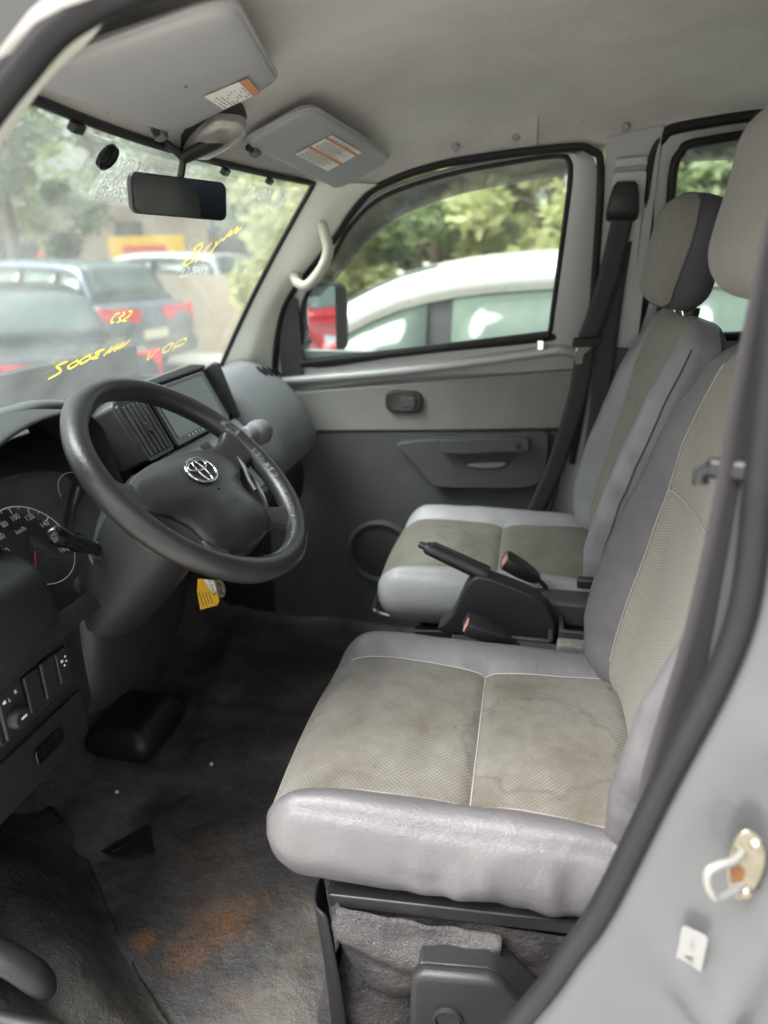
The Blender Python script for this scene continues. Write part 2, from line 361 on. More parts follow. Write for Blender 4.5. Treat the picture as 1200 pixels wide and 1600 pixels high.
def softbox(xs, ys, zs, r, disp):
    """rounded box on explicit grid lines; disp maps the rounded point; returns verts, faces, flat centres"""
    a = (xs[0], xs[-1]), (ys[0], ys[-1]), (zs[0], zs[-1]); idx, vs, p0s, fs = {}, [], [], []
    def vid(p):
        k = tuple(round(c, 6) for c in p)
        if k not in idx:
            idx[k] = len(vs); q = [min(max(c, lo+r), hi-r) for c, (lo, hi) in zip(p, a)]; d = V(p)-V(q)
            pp = V(q)+(d.normalized()*r if d.length > 1e-9 else d); p0s.append(V(p)); vs.append(disp(pp, V(p)))
        return idx[k]
    def face(A, B, mk):
        for i in range(len(A)-1):
            for j in range(len(B)-1): fs.append(tuple(vid(mk(A[x], B[y])) for x, y in ((i, j), (i+1, j), (i+1, j+1), (i, j+1))))
    for z in (zs[0], zs[-1]): face(xs, ys, lambda x, y: (x, y, z))
    for y in (ys[0], ys[-1]): face(xs, zs, lambda x, z: (x, y, z))
    for x in (xs[0], xs[-1]): face(ys, zs, lambda y, z: (x, y, z))
    cs = [sum((p0s[i] for i in f), V())/4 for f in fs]
    return vs, fs, cs, p0s
def split(vs, fs, cs, rule):
    """one closed soft shape cut into named panels that share their seams"""
    out = {}
    for f, c in zip(fs, cs): out.setdefault(rule(c), []).append(f)
    res = {}
    for k, ff in out.items():
        used = sorted({i for f in ff for i in f}); mp = {o: n for n, o in enumerate(used)}
        res[k] = ([vs[i] for i in used], [tuple(mp[i] for i in f) for f in ff])
    return res

# ================================================================== the cabin shell (setting)
def crown(x): return interp([(-.56, 1.655), (-.48, 1.70), (-.38, 1.75), (-.25, 1.795), (-.1, 1.82), (.2, 1.835), (1.7, 1.835)], x)
def edge(x): return interp([(-.56, 1.55), (-.44, 1.60), (-.357, 1.650), (-.208, 1.69), (.05, 1.715), (.14, 1.714), (.24, 1.745), (.40, 1.768), (1.7, 1.775)], x)
YN, YF = .552, 1.766                     # roof edges, driver's side and passenger's side
def roof_pt(x, y):
    t = (y-(YN+YF)/2)/((YF-YN)/2); t = max(-1, min(1, t))
    k = (1-abs(t)**3.4)**.62
    return V((x, y, edge(x)+(crown(x)-edge(x))*k))
def header_x(y): return -.545+.05*((y-YC)/.5)**2
rows = []
for i in range(61):
    u = i/60; row = []
    for j in range(65):
        t = -1+2*j/64; t = math.copysign(1-(1-abs(t))**1.5, t); y = (YN+YF)/2+(YF-YN)/2*t
        x0 = header_x(y)-.004; p = roof_pt(lerp(x0, 1.7, u**1.3), y)
        if i == 0: p.z = min(p.z, 1.642)
        row.append(p)
    rows.append(row)
headliner = struct(solid(grid('headliner', rows, 'felt'), .02, 1)); headliner['label'] = 'grey beige felt roof lining over the seats'
# moulded pad with two round clips over the passenger's door, and a third clip by the belt pillar
def side_frame(x, y=1.735):
    p = roof_pt(x, y); q = roof_pt(x, y+.012); d = (p-q).normalized()
    return frame(p, (1, 0, 0), d)
fr = side_frame(-.10); pad = [(-.115, -.035), (-.11, .02), (-.09, .034), (-.02, .041), (.085, .045), (.085, -.035)]
prism('lining_pad', pad, .0055, 'felt', headliner, fr, .003, 3, z0=-.002)
for x, y in ((-.19, 1.742), (-.06, 1.738), (.165, 1.742)):
    f2 = side_frame(x, y); lathe('lining_clip', [(0, .0115), (.006, .0115), (.0085, .010), (.0095, .004)], 'visor', headliner, f2, 16)

# windscreen: bowed pane between header and scuttle
def ws_pt(u, v, off=0.0):
    """u 0 driver's side .. 1 passenger's side, v 0 bottom .. 1 top"""
    yb, yt = lerp(.57, 1.80, u), lerp(.665, 1.665, u); s = (2*u-1)
    xb, xt = -.965+.125*s*s, -.548+.05*s*s; y = lerp(yb, yt, v); x = lerp(xb, xt, v)-.012*math.sin(math.pi*v); z = lerp(1.165, 1.648, v)
    return V((x+off*.82, y, z-off*.57))
ws = grid('windscreen', [[ws_pt(i/24, j/14) for j in range(15)] for i in range(25)], 'glass')
solid(ws, .004, 0); tag(ws, 'large bowed windscreen in front of the dashboard with yellow marker on it', 'windscreen')
loop = [ws_pt(i/24, 1, .004) for i in range(25)]+[ws_pt(1, 1-j/14, .004) for j in range(1, 15)]+[ws_pt(1-i/24, 0, .004) for i in range(1, 25)]+[ws_pt(0, j/14, .004) for j in range(1, 14)]
tube('edge_seal', loop, .006, 'rubber', ws, 8, True)
for u in (.155, .62, .80): # retainers of the header trim
    p = ws_pt(u, .985, .012); box('header_clip', p, (.006, .011, .005), 'black', ws, frame(p, (.62, 0, .78), (0, 1, 0)), .002)
p = ws_pt(.275, .945, .004); fr = frame(p, (0, 1, 0), (.66, 0, .75)); lathe('sensor_puck', [(0, .007), (.013, .007), (.018, .005), (.019, 0)], 'gloss', ws, fr, 20)
fr = frame(ws_pt(.355, .90, .0042), (0, 1, 0), (.66, 0, .75)); prism('adhesive_patch', rrect(.05, .035, .012), .0006, 'glue', ws, fr)
fr = frame(ws_pt(.86, .92, .0042), (0, 1, 0), (.66, 0, .75)); prism('adhesive_patch', rrect(.075, .03, .01), .0006, m_speckle('adhesive_faint', (.8, .82, .8), .55), ws, fr)

# pillars beside the windscreen
OPEN_F = cat([(-.70, 1.862, .95), (-.68, 1.862, 1.18), (-.654, 1.838, 1.302), (-.609, 1.818, 1.401), (-.489, 1.793, 1.526), (-.42, 1.776, 1.608), (-.357, 1.769, 1.650), (-.208, 1.762, 1.690), (.042, 1.757, 1.714), (.100, 1.757, 1.707), (.124, 1.764, 1.671), (.136, 1.805, 1.466), (.144, 1.86, 1.19), (.13, 1.875, .98)], 7)
OPEN_N = cat([(-.74, .50, .78), (-.74, .50, 1.0), (-.69, .505, 1.22), (-.61, .515, 1.42), (-.48, .533, 1.54), (-.388, .54, 1.622), (-.325, .546, 1.664), (-.2, .552, 1.692), (.0, .556, 1.714), (.10, .556, 1.706), (.150, .556, 1.65), (.168, .556, 1.46), (.174, .55, 1.343), (.177, .547, 1.213), (.138, .54, 1.057), (.102, .533, .920), (.078, .53, .858), (.051, .527, .79), (.0, .525, .70), (-.1, .52, .645), (-.3, .51, .612), (-.52, .505, .607), (-.68, .50, .64)], 7, True)
def on_open(L, x0, x1):   # part of an opening edge, from its foot to the roof
    return [V(p) for p in L if x0 <= p[0] <= x1]
def pillar_a(u, L, mirror):
    e = [V(p) for p in L]; n = 24; rows = []
    for j in range(n+1):
        v = j/n; w = ws_pt(u, max(0, min(1, v)), .006); o = e[int(round(v*(len(e)-1)))]
        mid = (w+o)/2+V((.0, -.020 if not mirror else .020, 0))+V((.012, 0, 0))
        rows.append([w, w.lerp(mid, .55)+V((.006, 0, 0)), mid, mid.lerp(o, .55), o])
    return rows
eF = OPEN_F[7:43]; g = grid('windscreen_pillar', [sum(([r[0], (r[0]+r[1])/2, r[1], (r[1]+r[2])/2, r[2], (r[2]+r[3])/2, r[3], r[4]] for _ in (0,)), []) for r in pillar_a(1, eF, False)], 'pillar')
struct(sub(g, 1))
eN = OPEN_N[8:45]; g = grid('windscreen_pillar', pillar_a(0, eN, True), 'pillar'); struct(sub(g, 1))

# floor: worn vinyl sheet that climbs the toe board
def floor_z(x, y):
    z = .45+.004*math.sin(x*17+y*9)+.003*math.sin(y*23-x*7)+.0025*math.sin(x*41+1)*math.sin(y*37)
    z += .34*sst(-.86, -1.12, x)**1.0 if x < -.86 else 0
    z += .008*math.exp(-((x+.62+.25*(y-1.0))/.03)**2)+.006*math.exp(-((y-1.42-.1*x)/.02)**2)
    return z
rows = [[V((x, y, floor_z(x, y))) for y in linsp(.50, 2.0, 110)] for x in linsp(-1.12, .0, 90)]
for r in rows:
    for p in r: p.z = p.z
floor = struct(grid('floor', rows, 'floor', origin=(0, 0, 0))); floor['label'] = 'worn black vinyl floor with orange soil'
fb = box('floor', (.85, 1.25, .44), (.86, .75, .012), 'floor'); struct(fb)
# bulkhead behind the dashboard
struct(box('bulkhead', (-1.14, 1.2, .85), (.02, .72, .40), 'dashdark'))
struct(box('bulkhead', (-1.02, 1.2, 1.10), (.10, .66, .04), 'dashdark'))

for y in (.485, 1.885): struct(box('kick_panel', (-.915, y, .80), (.225, .012, .37), 'dashdark'))
# rear of the cabin: side walls with windows, tail wall (mostly hidden, shuts out the light as the van does)
struct(box('tail_wall', (1.72, 1.19, .85), (.02, .72, .42), 'trimdark'))
struct(box('tail_window', (1.72, 1.19, 1.50), (.004, .70, .24), m_glass('dark_tail_glass', (.30, .34, .36), .02, .03)))
struct(box('side_window', (1.15, .50, 1.38), (.56, .003, .17), m_glass('dark_side_glass', (.12, .13, .14), .02, .03)))
for y in (.50, 1.90):
    struct(box('rear_side_wall', (.98, y, .82), (.72, .02, .40), 'trimdark'))
    if y < 1: struct(box('rear_side_wall', (.98, .55, 1.62), (.72, .02, .10), 'felt')); struct(box('rear_side_wall', (.45, .53, 1.40), (.17, .015, .25), 'trim'))

# driver's doorway: rubber seal, painted jamb, pillar behind it
seal = tube('door_seal', OPEN_N, .0105, 'rubber', None, 12, True, flat=1.1)
tag(seal, 'thick black rubber seal round the open doorway beside the driver\'s seat', 'door seal')
i0, i1 = 7*11+2, 7*19
base = [V(p) for p in OPEN_N]; rows = []
prof = [(0.0, .004), (.012, -.004), (.020, -.012), (.045, -.022), (.070, -.033), (.088, -.040), (.100, -.050), (.108, -.060), (.122, -.058), (.140, -.060), (.150, -.070), (.158, -.088), (.170, -.094), (.182, -.092), (.190, -.110), (.198, -.17)]
for i in range(i0, i1+1):
    tn = (base[i+1]-base[i-1]).normalized(); o = tn.cross(V((0, 1, 0))).normalized()
    if o.x < 0 and abs(o.x) > .3: o = -o
    ex = .35*sst(.95, .70, base[i].z)
    row = []
    for k, (d, dy) in enumerate(prof):
        p = base[i]+o*d*(1+ex)+V((0, dy, 0))
        # pressed stiffening swage and a dished pocket for the striker
        p.y += .010*math.exp(-((p.z-1.03)/.06)**2-((d-.075)/.035)**2)
        p.y -= .020*math.exp(-((p.z-1.17-.8*(d-.09))/.022)**2)*sst(.02, .06, d)*sst(.14, .10, d)
        p.y -= .017*math.exp(-((p.z-.90+.9*(d-.07))/.020)**2)*sst(.03, .07, d)*sst(.13, .10, d)
        row.append(p)
    rows.append(row)
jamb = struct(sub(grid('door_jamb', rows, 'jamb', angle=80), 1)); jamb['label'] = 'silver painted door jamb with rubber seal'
rows = []
for i in range(7, 7*11+3):
    tn = (base[i+1]-base[i-1]).normalized(); o = tn.cross(V((0, 1, 0))).normalized()
    if o.z < 0: o = -o
    rows.append([base[i]+o*d+V((0, dy, 0)) for d, dy in ((.004, .006), (.014, -.004), (.03, -.012), (.06, -.016), (.075, -.03), (.10, -.05), (.16, .0), (.20, .10))])
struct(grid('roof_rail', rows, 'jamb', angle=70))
struct(box('belt_pillar', (.275, .585, 1.18), (.10, .012, .52), 'trimdark'))
# sill: silver edge, black scuff tread, swollen rubber wheel-arch cover
rows = []
for x in linsp(-.80, .02, 40):
    rows.append([V((x, .40, .38)), V((x, .405, .54)), V((x, .43, .585)), V((x, .475, .592)), V((x, .502, .594)), V((x, .51, .57))])
struct(grid('sill', rows, 'silver'))
arch_o = []
rows = []
for i in range(41):
    s = i/40; x = lerp(-.98, -.38, s); row = []
    far = lerp(1.02, .60, s**1.15)+.02*math.sin(s*6)          # foot of the cover on the floor
    for j in range(29):
        t = j/28; y = lerp(.508, far, t)
        h = lerp(.155, .03, sst(.35, 1, s))*(1-sst(.45, 1.0, t))+.012*math.sin(t*7+s*5)*(1-t)
        z = .452+max(h, 0)*1.0+(.15*(1-sst(0, .3, t)))*sst(1.1, .4, s)*.55
        row.append(V((x, y, z+.003*math.sin(x*60)*math.sin(y*50))))
    rows.append(row)
ar = solid(grid('wheel_arch_cover', rows, 'arch'), .004, 1); tag(ar, 'scuffed black rubber cover over the wheel arch by the door sill', 'floor cover')
lip = cat([(-.80, .535, .70), (-.66, .535, .69), (-.595, .537, .675), (-.555, .54, .645), (-.54, .545, .615)], 6)
tube('scuff_lip', lip, [.022]*(len(lip)-6)+[.021, .020, .018, .015, .011, .006], 'softblack', ar, 12, flat=.7)

# ================================================================== seats
def glines(a, b, step, must=()):
    pts = sorted({a, b, *must}); o = []
    for p, q in zip(pts, pts[1:]):
        n = max(1, round((q-p)/step)); o += linsp(p, q, n)[:-1]
    return o+[pts[-1]]
from mathutils import noise as mnoise
def nz(x, y, z, s=0.0): return mnoise.noise(V((x+s, y-s*.7, z+s*.3)))
HX, HY, HZ, FB, MID = .235, .225, .068, .15, .008
def make_seat(cy, mats, seed, label, dark_side, near_wrinkle):
    fab, fabb, lea, head = mats
    t = thing('padded_seat', (-.05, cy, .735), label, 'car seat', 'front seats')
    C0 = V((-.042, cy, .820))
    def fb(x): return .146+.020*abs(x-MID)/.27
    def cush(pp, p0):
        x, y, z = pp; s = 1 if y > 0 else -1; ay = abs(y); b = fb(x)
        ay = ay*b/FB if abs(p0.y) <= FB else b+(ay-FB)*(HY-b)/(HY-FB)
        top = sst(.005, .055, z)
        pinch = math.exp(-((x-MID)/.035)**2)
        z -= .020*(1-sst(b-.03, b+.045, ay))*top
        z += .012*top*max(0, 1-(ay/b)**2)*min(1, abs(x-MID)/.09)
        z -= .008*math.exp(-((x-MID)/.007)**2)*top*sst(b+.012, b-.004, ay)
        z -= .006*math.exp(-((ay-b)/.006)**2)*top+.006*pinch*math.exp(-((ay-b)/.03)**2)*top
        z -= .020*sst(-.12, -.25, x)*top*sst(.25, .1, ay)
        z += .010*top*sst(b, b+.05, ay)*(1-.6*sst(.0, .25, x))
        z -= .004*math.exp(-((ay-.212)/.005)**2)*sst(.02, .05, z)
        ay *= 1-.07*sst(.02, -.068, z)-.10*sst(.14, .25, x)*sst(.05, -.03, z)
        ay += .008*math.exp(-((z+.01)/.035)**2)*sst(.18, .22, ay)
        if p0.x < -.2: x -= .014*math.exp(-((z-.01)/.045)**2)*(1-(ay/.25)**2)
        z += .05*sst(.12, .25, x)*sst(0, -.068, z)*(1 if s < 0 else .4)       # underside rises to the hinge
        q = nz(x*7, y*7, z*7, seed)*.004*top+nz(x*22, y*22, z*22, seed)*.0012
        z += q
        if near_wrinkle and s < 0 and abs(p0.y) > .2:    # puckers in the side skirt, below the piping
            w = sst(.055, .02, z)*sst(-.16, .04, x)
            ay += w*(.0030*math.sin(x*80+9*z+4*nz(x*14, 0, z*9, seed))+.0045*nz(x*42, 2, z*9, seed))
            ay += sst(.055, .0, z)*.004*nz(x*18, 5, z*34, seed)
        return C0+V((x, s*ay, z))
    vs, fs, cs, p0 = softbox(glines(-HX, HX, .0085, (MID,)), glines(-HY, HY, .0085, (-FB, FB)), glines(-HZ, HZ, .0085, (-.0,)), .05, cush)
    def rule(c):
        if abs(c.y) < FB and (c.z > HZ-1e-4 or (c.x < -HX+1e-4 and c.z > 0)): return 'front_panel' if c.x < MID else 'rear_panel'
        return 'cushion'
    pcs = split(vs, fs, cs, rule)
    cu = obj('cushion', *pcs['cushion'], lea, t, angle=70)
    obj('cloth_panel', *pcs['front_panel'], fab, cu, angle=70); obj('cloth_panel', *pcs['rear_panel'], fab, cu, angle=70)
    def top_at(x, y):    # seam lines found on the finished surface
        best = min(range(len(vs)), key=lambda i: (p0[i].x-x)**2+(p0[i].y-y)**2+(p0[i].z-HZ)**2); return vs[best]
    for s in (-1, 1):
        tube('seam', [top_at(x, s*FB)+V((0, 0, .0012)) for x in linsp(-.222, .19, 50)], .0011, 'thread', cu, 6)
    tube('seam', [top_at(MID, y)+V((0, 0, .0012)) for y in linsp(-FB, FB, 36)], .0010, 'thread', cu, 6)
    def side_at(x, s):
        b = min(range(len(vs)), key=lambda i: (p0[i].x-x)**2+(p0[i].y-s*.225)**2*4+(p0[i].z-.060)**2*4); return vs[b]
    for s in (-1, 1): tube('piping', [side_at(x, s)+V((0, s*.0020, .0020)) for x in linsp(-.222, .20, 54)], .0020, lea, cu, 6)
    # backrest
    lean = rad(8.5); eu = V((math.sin(lean), 0, math.cos(lean))); ef = V((-math.cos(lean), 0, math.sin(lean))); B0 = V((.218 if dark_side else .204, cy, .845)); H = .55; UK = .34
    def back(pp, p0):
        f, y, u = pp; s = 1 if y > 0 else -1; ay = abs(y); front = sst(-.01, .05, f)
        b = interp([(0, .156), (.2, .158), (UK, .148), (H, .158)], u)
        ay = ay*b/FB if abs(p0.y) <= FB else b+(ay-FB)*(HY-b)/(HY-FB)
        uk = u-.010*(1-min(1, ay/b))*math.exp(-((u-UK)/.13)**2)*front
        hw = interp([(0, .205), (.08, .228), (.26, .238), (.36, .240), (.46, .238), (.52, .225), (H, .200)], u)/HY
        f += front*(interp([(0, .030), (.10, .052), (.22, .050), (.34, .028), (.45, .012), (H, 0)], u)*sst(b-.03, b+.05, ay)-.034*math.sin(math.pi*min(1, .12+u/.62))*max(0, 1-(ay/.20)**2))
        f += front*.003*max(0, 1-(ay/b)**2)
        f -= front*(.006*math.exp(-((ay-b)/.006)**2)+(.007*math.exp(-((p0.z-UK)/.008)**2) if ay < b else 0))
        f += front*nz(ay*9*s, u*9, 0, seed+4)*.004+nz(y*24, u*24, f*20, seed)*.001
        f *= lerp(1, .62, sst(.40, H, u))
        ay *= hw
        if abs(p0.y) > .2: ay += .003*math.sin(u*58+3*nz(u*9, f*9, 1, seed))*sst(.05, .12, u)*sst(.40, .3, u)
        return B0+ef*f+eu*uk+V((0, s*ay, 0))
    vs2, fs2, cs2, q0 = softbox(glines(-.058, .058, .0085, (0.0,)), glines(-HY, HY, .009, (-FB, FB)), glines(0, H, .009, (UK,)), .045, back)
    def rule2(c):
        if c.x > .0579 and abs(c.y) < FB: return 'lower' if c.z < UK else 'upper'
        if abs(c.y) < FB and c.z > H-1e-4 and c.x > 0: return 'upper'
        if dark_side and ((c.x < -.03 and c.z > .36) or c.x < -.0579): return 'cover'
        return 'leather'
    pc = split(vs2, fs2, cs2, rule2)
    bk = obj('backrest', *pc['leather'], lea, t, angle=70)
    obj('cloth_panel', *pc['lower'], fabb, bk, angle=70); obj('cloth_panel', *pc['upper'], fabb, bk, angle=70)
    if 'cover' in pc: obj('back_cover', *pc['cover'], 'side_dark', bk, angle=70)
    def fr_at(y, u):
        i = min(range(len(vs2)), key=lambda i: (q0[i].x-.058)**2+(q0[i].y-y)**2+(q0[i].z-u)**2); return vs2[i]+ef*.0012
    for s in (-1, 1): tube('seam', [fr_at(s*FB, u) for u in linsp(.05, .52, 50)], .0011, 'thread', bk, 6)
    tube('seam', [fr_at(y, UK) for y in linsp(-FB, FB, 36)], .0010, 'thread', bk, 6)
    for s in (-1, 1):
        def ed(u): i = min(range(len(vs2)), key=lambda i: (q0[i].x-.030)**2*3+(q0[i].y-s*HY)**2*3+(q0[i].z-u)**2); return vs2[i]+V((0, s*.001, 0))
        tube('piping', [ed(u) for u in linsp(.06, .5, 54)], .0016, 'side_dark' if dark_side else lea, bk, 6)
    # headrest on two chromed posts
    G0 = B0+eu*(.705 if not dark_side else .655)+ef*(.046 if not dark_side else .034)
    def hd(pp, p0):
        f, y, u = pp
        k = 1-.22*sst(.02, -.1, u)**1.0-.10*sst(.03, .1, u); y *= k
        f += .012*(1-(y/.13)**2)*(1 if f > 0 else -.3); u += .004*math.cos(y*14)*(1 if u > 0 else 0)
        f += nz(y*14, u*14, 0, seed+9)*.003
        return G0+ef*f+eu*u+V((0, y, 0))
    vs3, fs3, cs3, r0 = softbox(glines(-.042, .055, .007, (0.022,)), glines(-.132, .132, .008), glines(-.100, .100, .008), .050, hd)
    pc = split(vs3, fs3, cs3, lambda c: 'a' if c.x > .022 or not dark_side else 'b')
    hr = obj('headrest', *pc['a'], head, t, angle=70)
    if 'b' in pc:
        obj('side_panel', *pc['b'], 'side_dark', hr, angle=70)
        ring = [i for i in range(len(vs3)) if abs(r0[i].x-.022) < 1e-5]; ring.sort(key=lambda i: math.atan2(r0[i].z, r0[i].y))
        tube('piping', [vs3[i] for i in ring], .0022, 'side_dark', hr, 6, True)
    for y in (-.045, .045):
        a = B0+eu*.53+ef*.005+V((0, y, 0)); b = G0-eu*.08+V((0, y, 0)); tube('headrest_post', [a, b], .0058, 'chrome', hr, 12)
        lathe('post_sleeve', [(0, .016), (.009, .016), (.013, .012), (.014, .0), (.013, -.012)], 'black', bk, frame(B0+eu*.553+ef*.004+V((0, y, 0)), (0, 1, 0), -ef), 16)
    # runners and frame
    for s in (-1, 1):
        y = cy+s*.196
        pr = [(-.20, .006), (.16, .034), (.16, .014), (-.20, -.014)]
        prism('seat_rail', [(x, z) for x, z in pr], .022, 'steel', t, frame((0, y+.011, .742), (1, 0, 0), (0, 0, 1)), .002)
    tube('slide_bar', cat([(-.20, cy-.15, .740), (-.285, cy-.14, .744), (-.305, cy-.11, .752), (-.305, cy+.11, .752), (-.285, cy+.14, .744), (-.20, cy+.15, .740)], 5), .0055, 'chrome' if near_wrinkle else 'steel', t, 8)
    for s in (-1, 1):   # hinge cover where back meets cushion
        hp = [(.10, .80), (.13, .755), (.19, .75), (.235, .79), (.245, .87), (.21, .90), (.165, .86), (.13, .84)]
        prism('hinge_cover', cat(hp, 4, True), .012, 'dashdark', t, frame((0, cy+s*.232+.006, 0), (1, 0, 0), (0, 0, 1)), .004)
    return t
seatD = make_seat(.85, ('weave', 'weave_back', 'leather', 'weave_head'), 0.3, 'grey vinyl and mesh cloth driver\'s seat nearest the open doorway', False, True)
seatP = make_seat(1.525, ('weave_far', 'weave_back', 'leather_far', 'weave_head'), 7.7, 'stained grey passenger seat with charcoal headrest side beside the closed door', True, False)
# recliner handles lie beside the seats
tag(box('recliner_lever', (.115, 1.095, .872), (.036, .013, .012), m_plain('dusty_grey', (.16, .16, .14), .8, var=.4, vscale=50), None, None, .005), 'dusty grey recliner lever beside the driver\'s seat back', 'lever')
tag(box('recliner_lever', (.150, 1.275, .912), (.032, .010, .010), 'black', None, None, .004), 'small black recliner lever beside the passenger seat back', 'lever')

# ------------------------------------------------------------------ seat bases clad in black vinyl
for cy, lab in ((.855, 'vinyl covered seat base under the driver\'s seat'), (1.54, 'vinyl covered seat base under the passenger seat')):
    y0, y1 = cy-.205, cy+.24; t = thing('pedestal', (.0, cy, .45), lab, 'seat base')
    rows = []
    for i in range(41):
        z = lerp(.448, .738, i/40); row = []
        path = [(.32, y0)]+[(x, y0) for x in linsp(.28, -.165, 44)]+[(-.187, y0+.006), (-.195, y0+.025)]+[(-.196, y) for y in linsp(y0+.05, y1, 30)]
        for x, y in path:
            b = sst(.7, .2, i/40)
            dx = -.03*b*sst(-.1, -.19, x) ; n = nz(x*9, y*9, z*9, cy)*.010+nz(x*30, y*30, z*30, cy)*.002
            row.append(V((x+dx, y-n-.02*b*sst(.0, -.19, x), z)))
        rows.append(row)
    grid('vinyl_skirt', rows, 'riser', t)
    box('top_plate', (.06, cy+.02, .735), (.25, .215, .004), 'steel', t)
    if cy < 1:
        # loose flap of vinyl hanging over the corner, and its curled front strip
        rows = []
        for i in range(31):
            s = i/30; x = lerp(-.205, .015, s); row = []
            low = .735-.13*math.sin(math.pi*min(1, s*1.02))**.8*(1-.35*s)-.015
            for j in range(19):
                v = j/18; z = lerp(.735, low, v); y = y0-.012-.016*math.sin(v*3.0)-.012*math.exp(-((v-.35)/.13)**2)*math.sin(s*3.1)-.007*math.sin(s*9+v*5)*v
                y -= nz(x*26, z*26, 3, 1)*.006
                if s < .12: y += .05*(1-s/.12)**2
                row.append(V((x, y, z)))
            rows.append(row)
        solid(grid('vinyl_flap', rows, 'riser', t), .003, 1)
        strip = []
        for i in range(21):
            s = i/20; z = lerp(.735, .452, s); x = -.212+.012*math.sin(s*2.6)+.035*s*s*.3; strip.append([V((x-.008, y0+.035, z)), V((x-.010, y0+.004, z)), V((x-.002, y0-.018-.010*s, z)), V((x+.014+.012*s, y0-.022-.012*s, z))])
        solid(sub(grid('vinyl_strip', strip, 'rubber', t), 1), .003, 1)
# black plastic trim cover with round plug in front of the doorway pillar
t = thing('trim_cover', (.0, .585, .60), 'black plastic corner trim with a round plug below the driver\'s seat', 'trim cover')
poly = [(-.086, .40), (-.086, .712), (-.080, .722), (-.07, .726), (.000, .736), (.015, .731), (.024, .722), (.066, .672), (.078, .664), (.135, .660), (.135, .40)]
fr = frame((0, .598, 0), (1, 0, 0), (0, 0, 1))
prism('cover', poly, .020, 'softblack', t, fr, .008, 4)
prism('cover_return', [(-.080, .45), (-.080, .716), (.0, .727), (.014, .722), (.072, .66), (.13, .655), (.13, .45)], -.045, 'softblack', t, fr, .004)
f2 = frame((-.040, .577, .664), (1, 0, 0), (0, 0, 1))
lathe('plug_rim', [(.0175, -.002), (.0175, .0025), (.0155, .0035), (.0150, .0005)], 'softblack', t, f2, 28)
lathe('plug', [(0, .0015), (.0135, .0015), (.0148, -.001)], 'black', t, f2, 28)

# ------------------------------------------------------------------ console, hand brake, buckles
t = thing('centre_console', (.08, 1.19, .74), 'dusty black plastic console tray between the two seats', 'console')
cz = .852; fr = frame((0, 0, 0), (1, 0, 0), (0, 1, 0))
outer = cat([(-.10, 1.095), (.0, 1.092), (.10, 1.094), (.24, 1.10), (.24, 1.285), (.10, 1.29), (.0, 1.285), (-.09, 1.27)], 4, True)
prism('console_base', outer, .09, 'console', t, fr, .006, 3, z0=cz-.11)
def rim(name, x0, x1, y0, y1, h=.012, w=.008, m='console'):
    o = rrect((x1-x0)/2, (y1-y0)/2, .010); i = rrect((x1-x0)/2-w, (y1-y0)/2-w, .006); f = frame(((x0+x1)/2, (y0+y1)/2, cz-.02), (1, 0, 0), (0, 1, 0))
    k = len(o); vs = [f(*p, 0) for p in o]+[f(*p, h+.02) for p in o]+[f(*p, h+.02) for p in i]+[f(*p, 0) for p in i]; fs = []
    for a in range(3):
        for j in range(k): fs.append((a*k+j, a*k+(j+1) % k, (a+1)*k+(j+1) % k, (a+1)*k+j))
    ob = obj(name, vs, fs, m, t); bev(ob, .002); return ob
rim('tray_rim', -.035, .075, 1.125, 1.185); rim('tray_rim', .085, .23, 1.15, 1.235, .02); rim('cup_ring', .02, .085, 1.235, 1.280, .03)
box('console_ledge', (.075, 1.108, cz-.002), (.10, .014, .012), 'console', t, None, .005)
box('console_rib', (.12, 1.245, cz+.018), (.10, .03, .026), 'console', t, None, .008)
prism('tray_floor', rrect(.045, .022, .006), .002, 'gloss', t, frame((.02, 1.155, cz-.019), (1, 0, 0), (0, 1, 0)))
t = thing('hand_brake', (-.03, 1.195, .84), 'black hand brake lever pulled up between the seats', 'hand brake')
fr = frame((0, 1.21, 0), (1, 0, 0), (0, 0, 1))
prism('brake_housing', cat([(-.135, .842), (-.108, .872), (-.088, .925), (-.072, .950), (-.055, .955), (-.02, .946), (.035, .926), (.062, .905), (.078, .872), (.082, .848)], 3)+[(.08, .835), (-.13, .835)], .042, 'softblack', t, fr, .007, 3)
ax = V((-.168, 0, .998))-V((-.052, 0, .952)); ax.normalize(); e = V((-.048, 1.189, .951))
pts = [e+ax*d for d in (0, .012, .02, .06, .10, .118, .124)]
tube('grip', pts, [.015, .0165, .0150, .0140, .0128, .0122, .0095], 'black', t, 16, up=(0, 1, 0), flat=1.12)
tube('release_button', [e+ax*.120, e+ax*.134, e+ax*.137], [.0068, .0066, .004], 'black', t, 12)
box('grip_ridge', e+ax*.06+V((0, 0, .0145)), (.052, .004, .002), 'black', t, frame(e+ax*.06+V((.004, 0, .0135)), ax, (0, 1, 0)), .001)
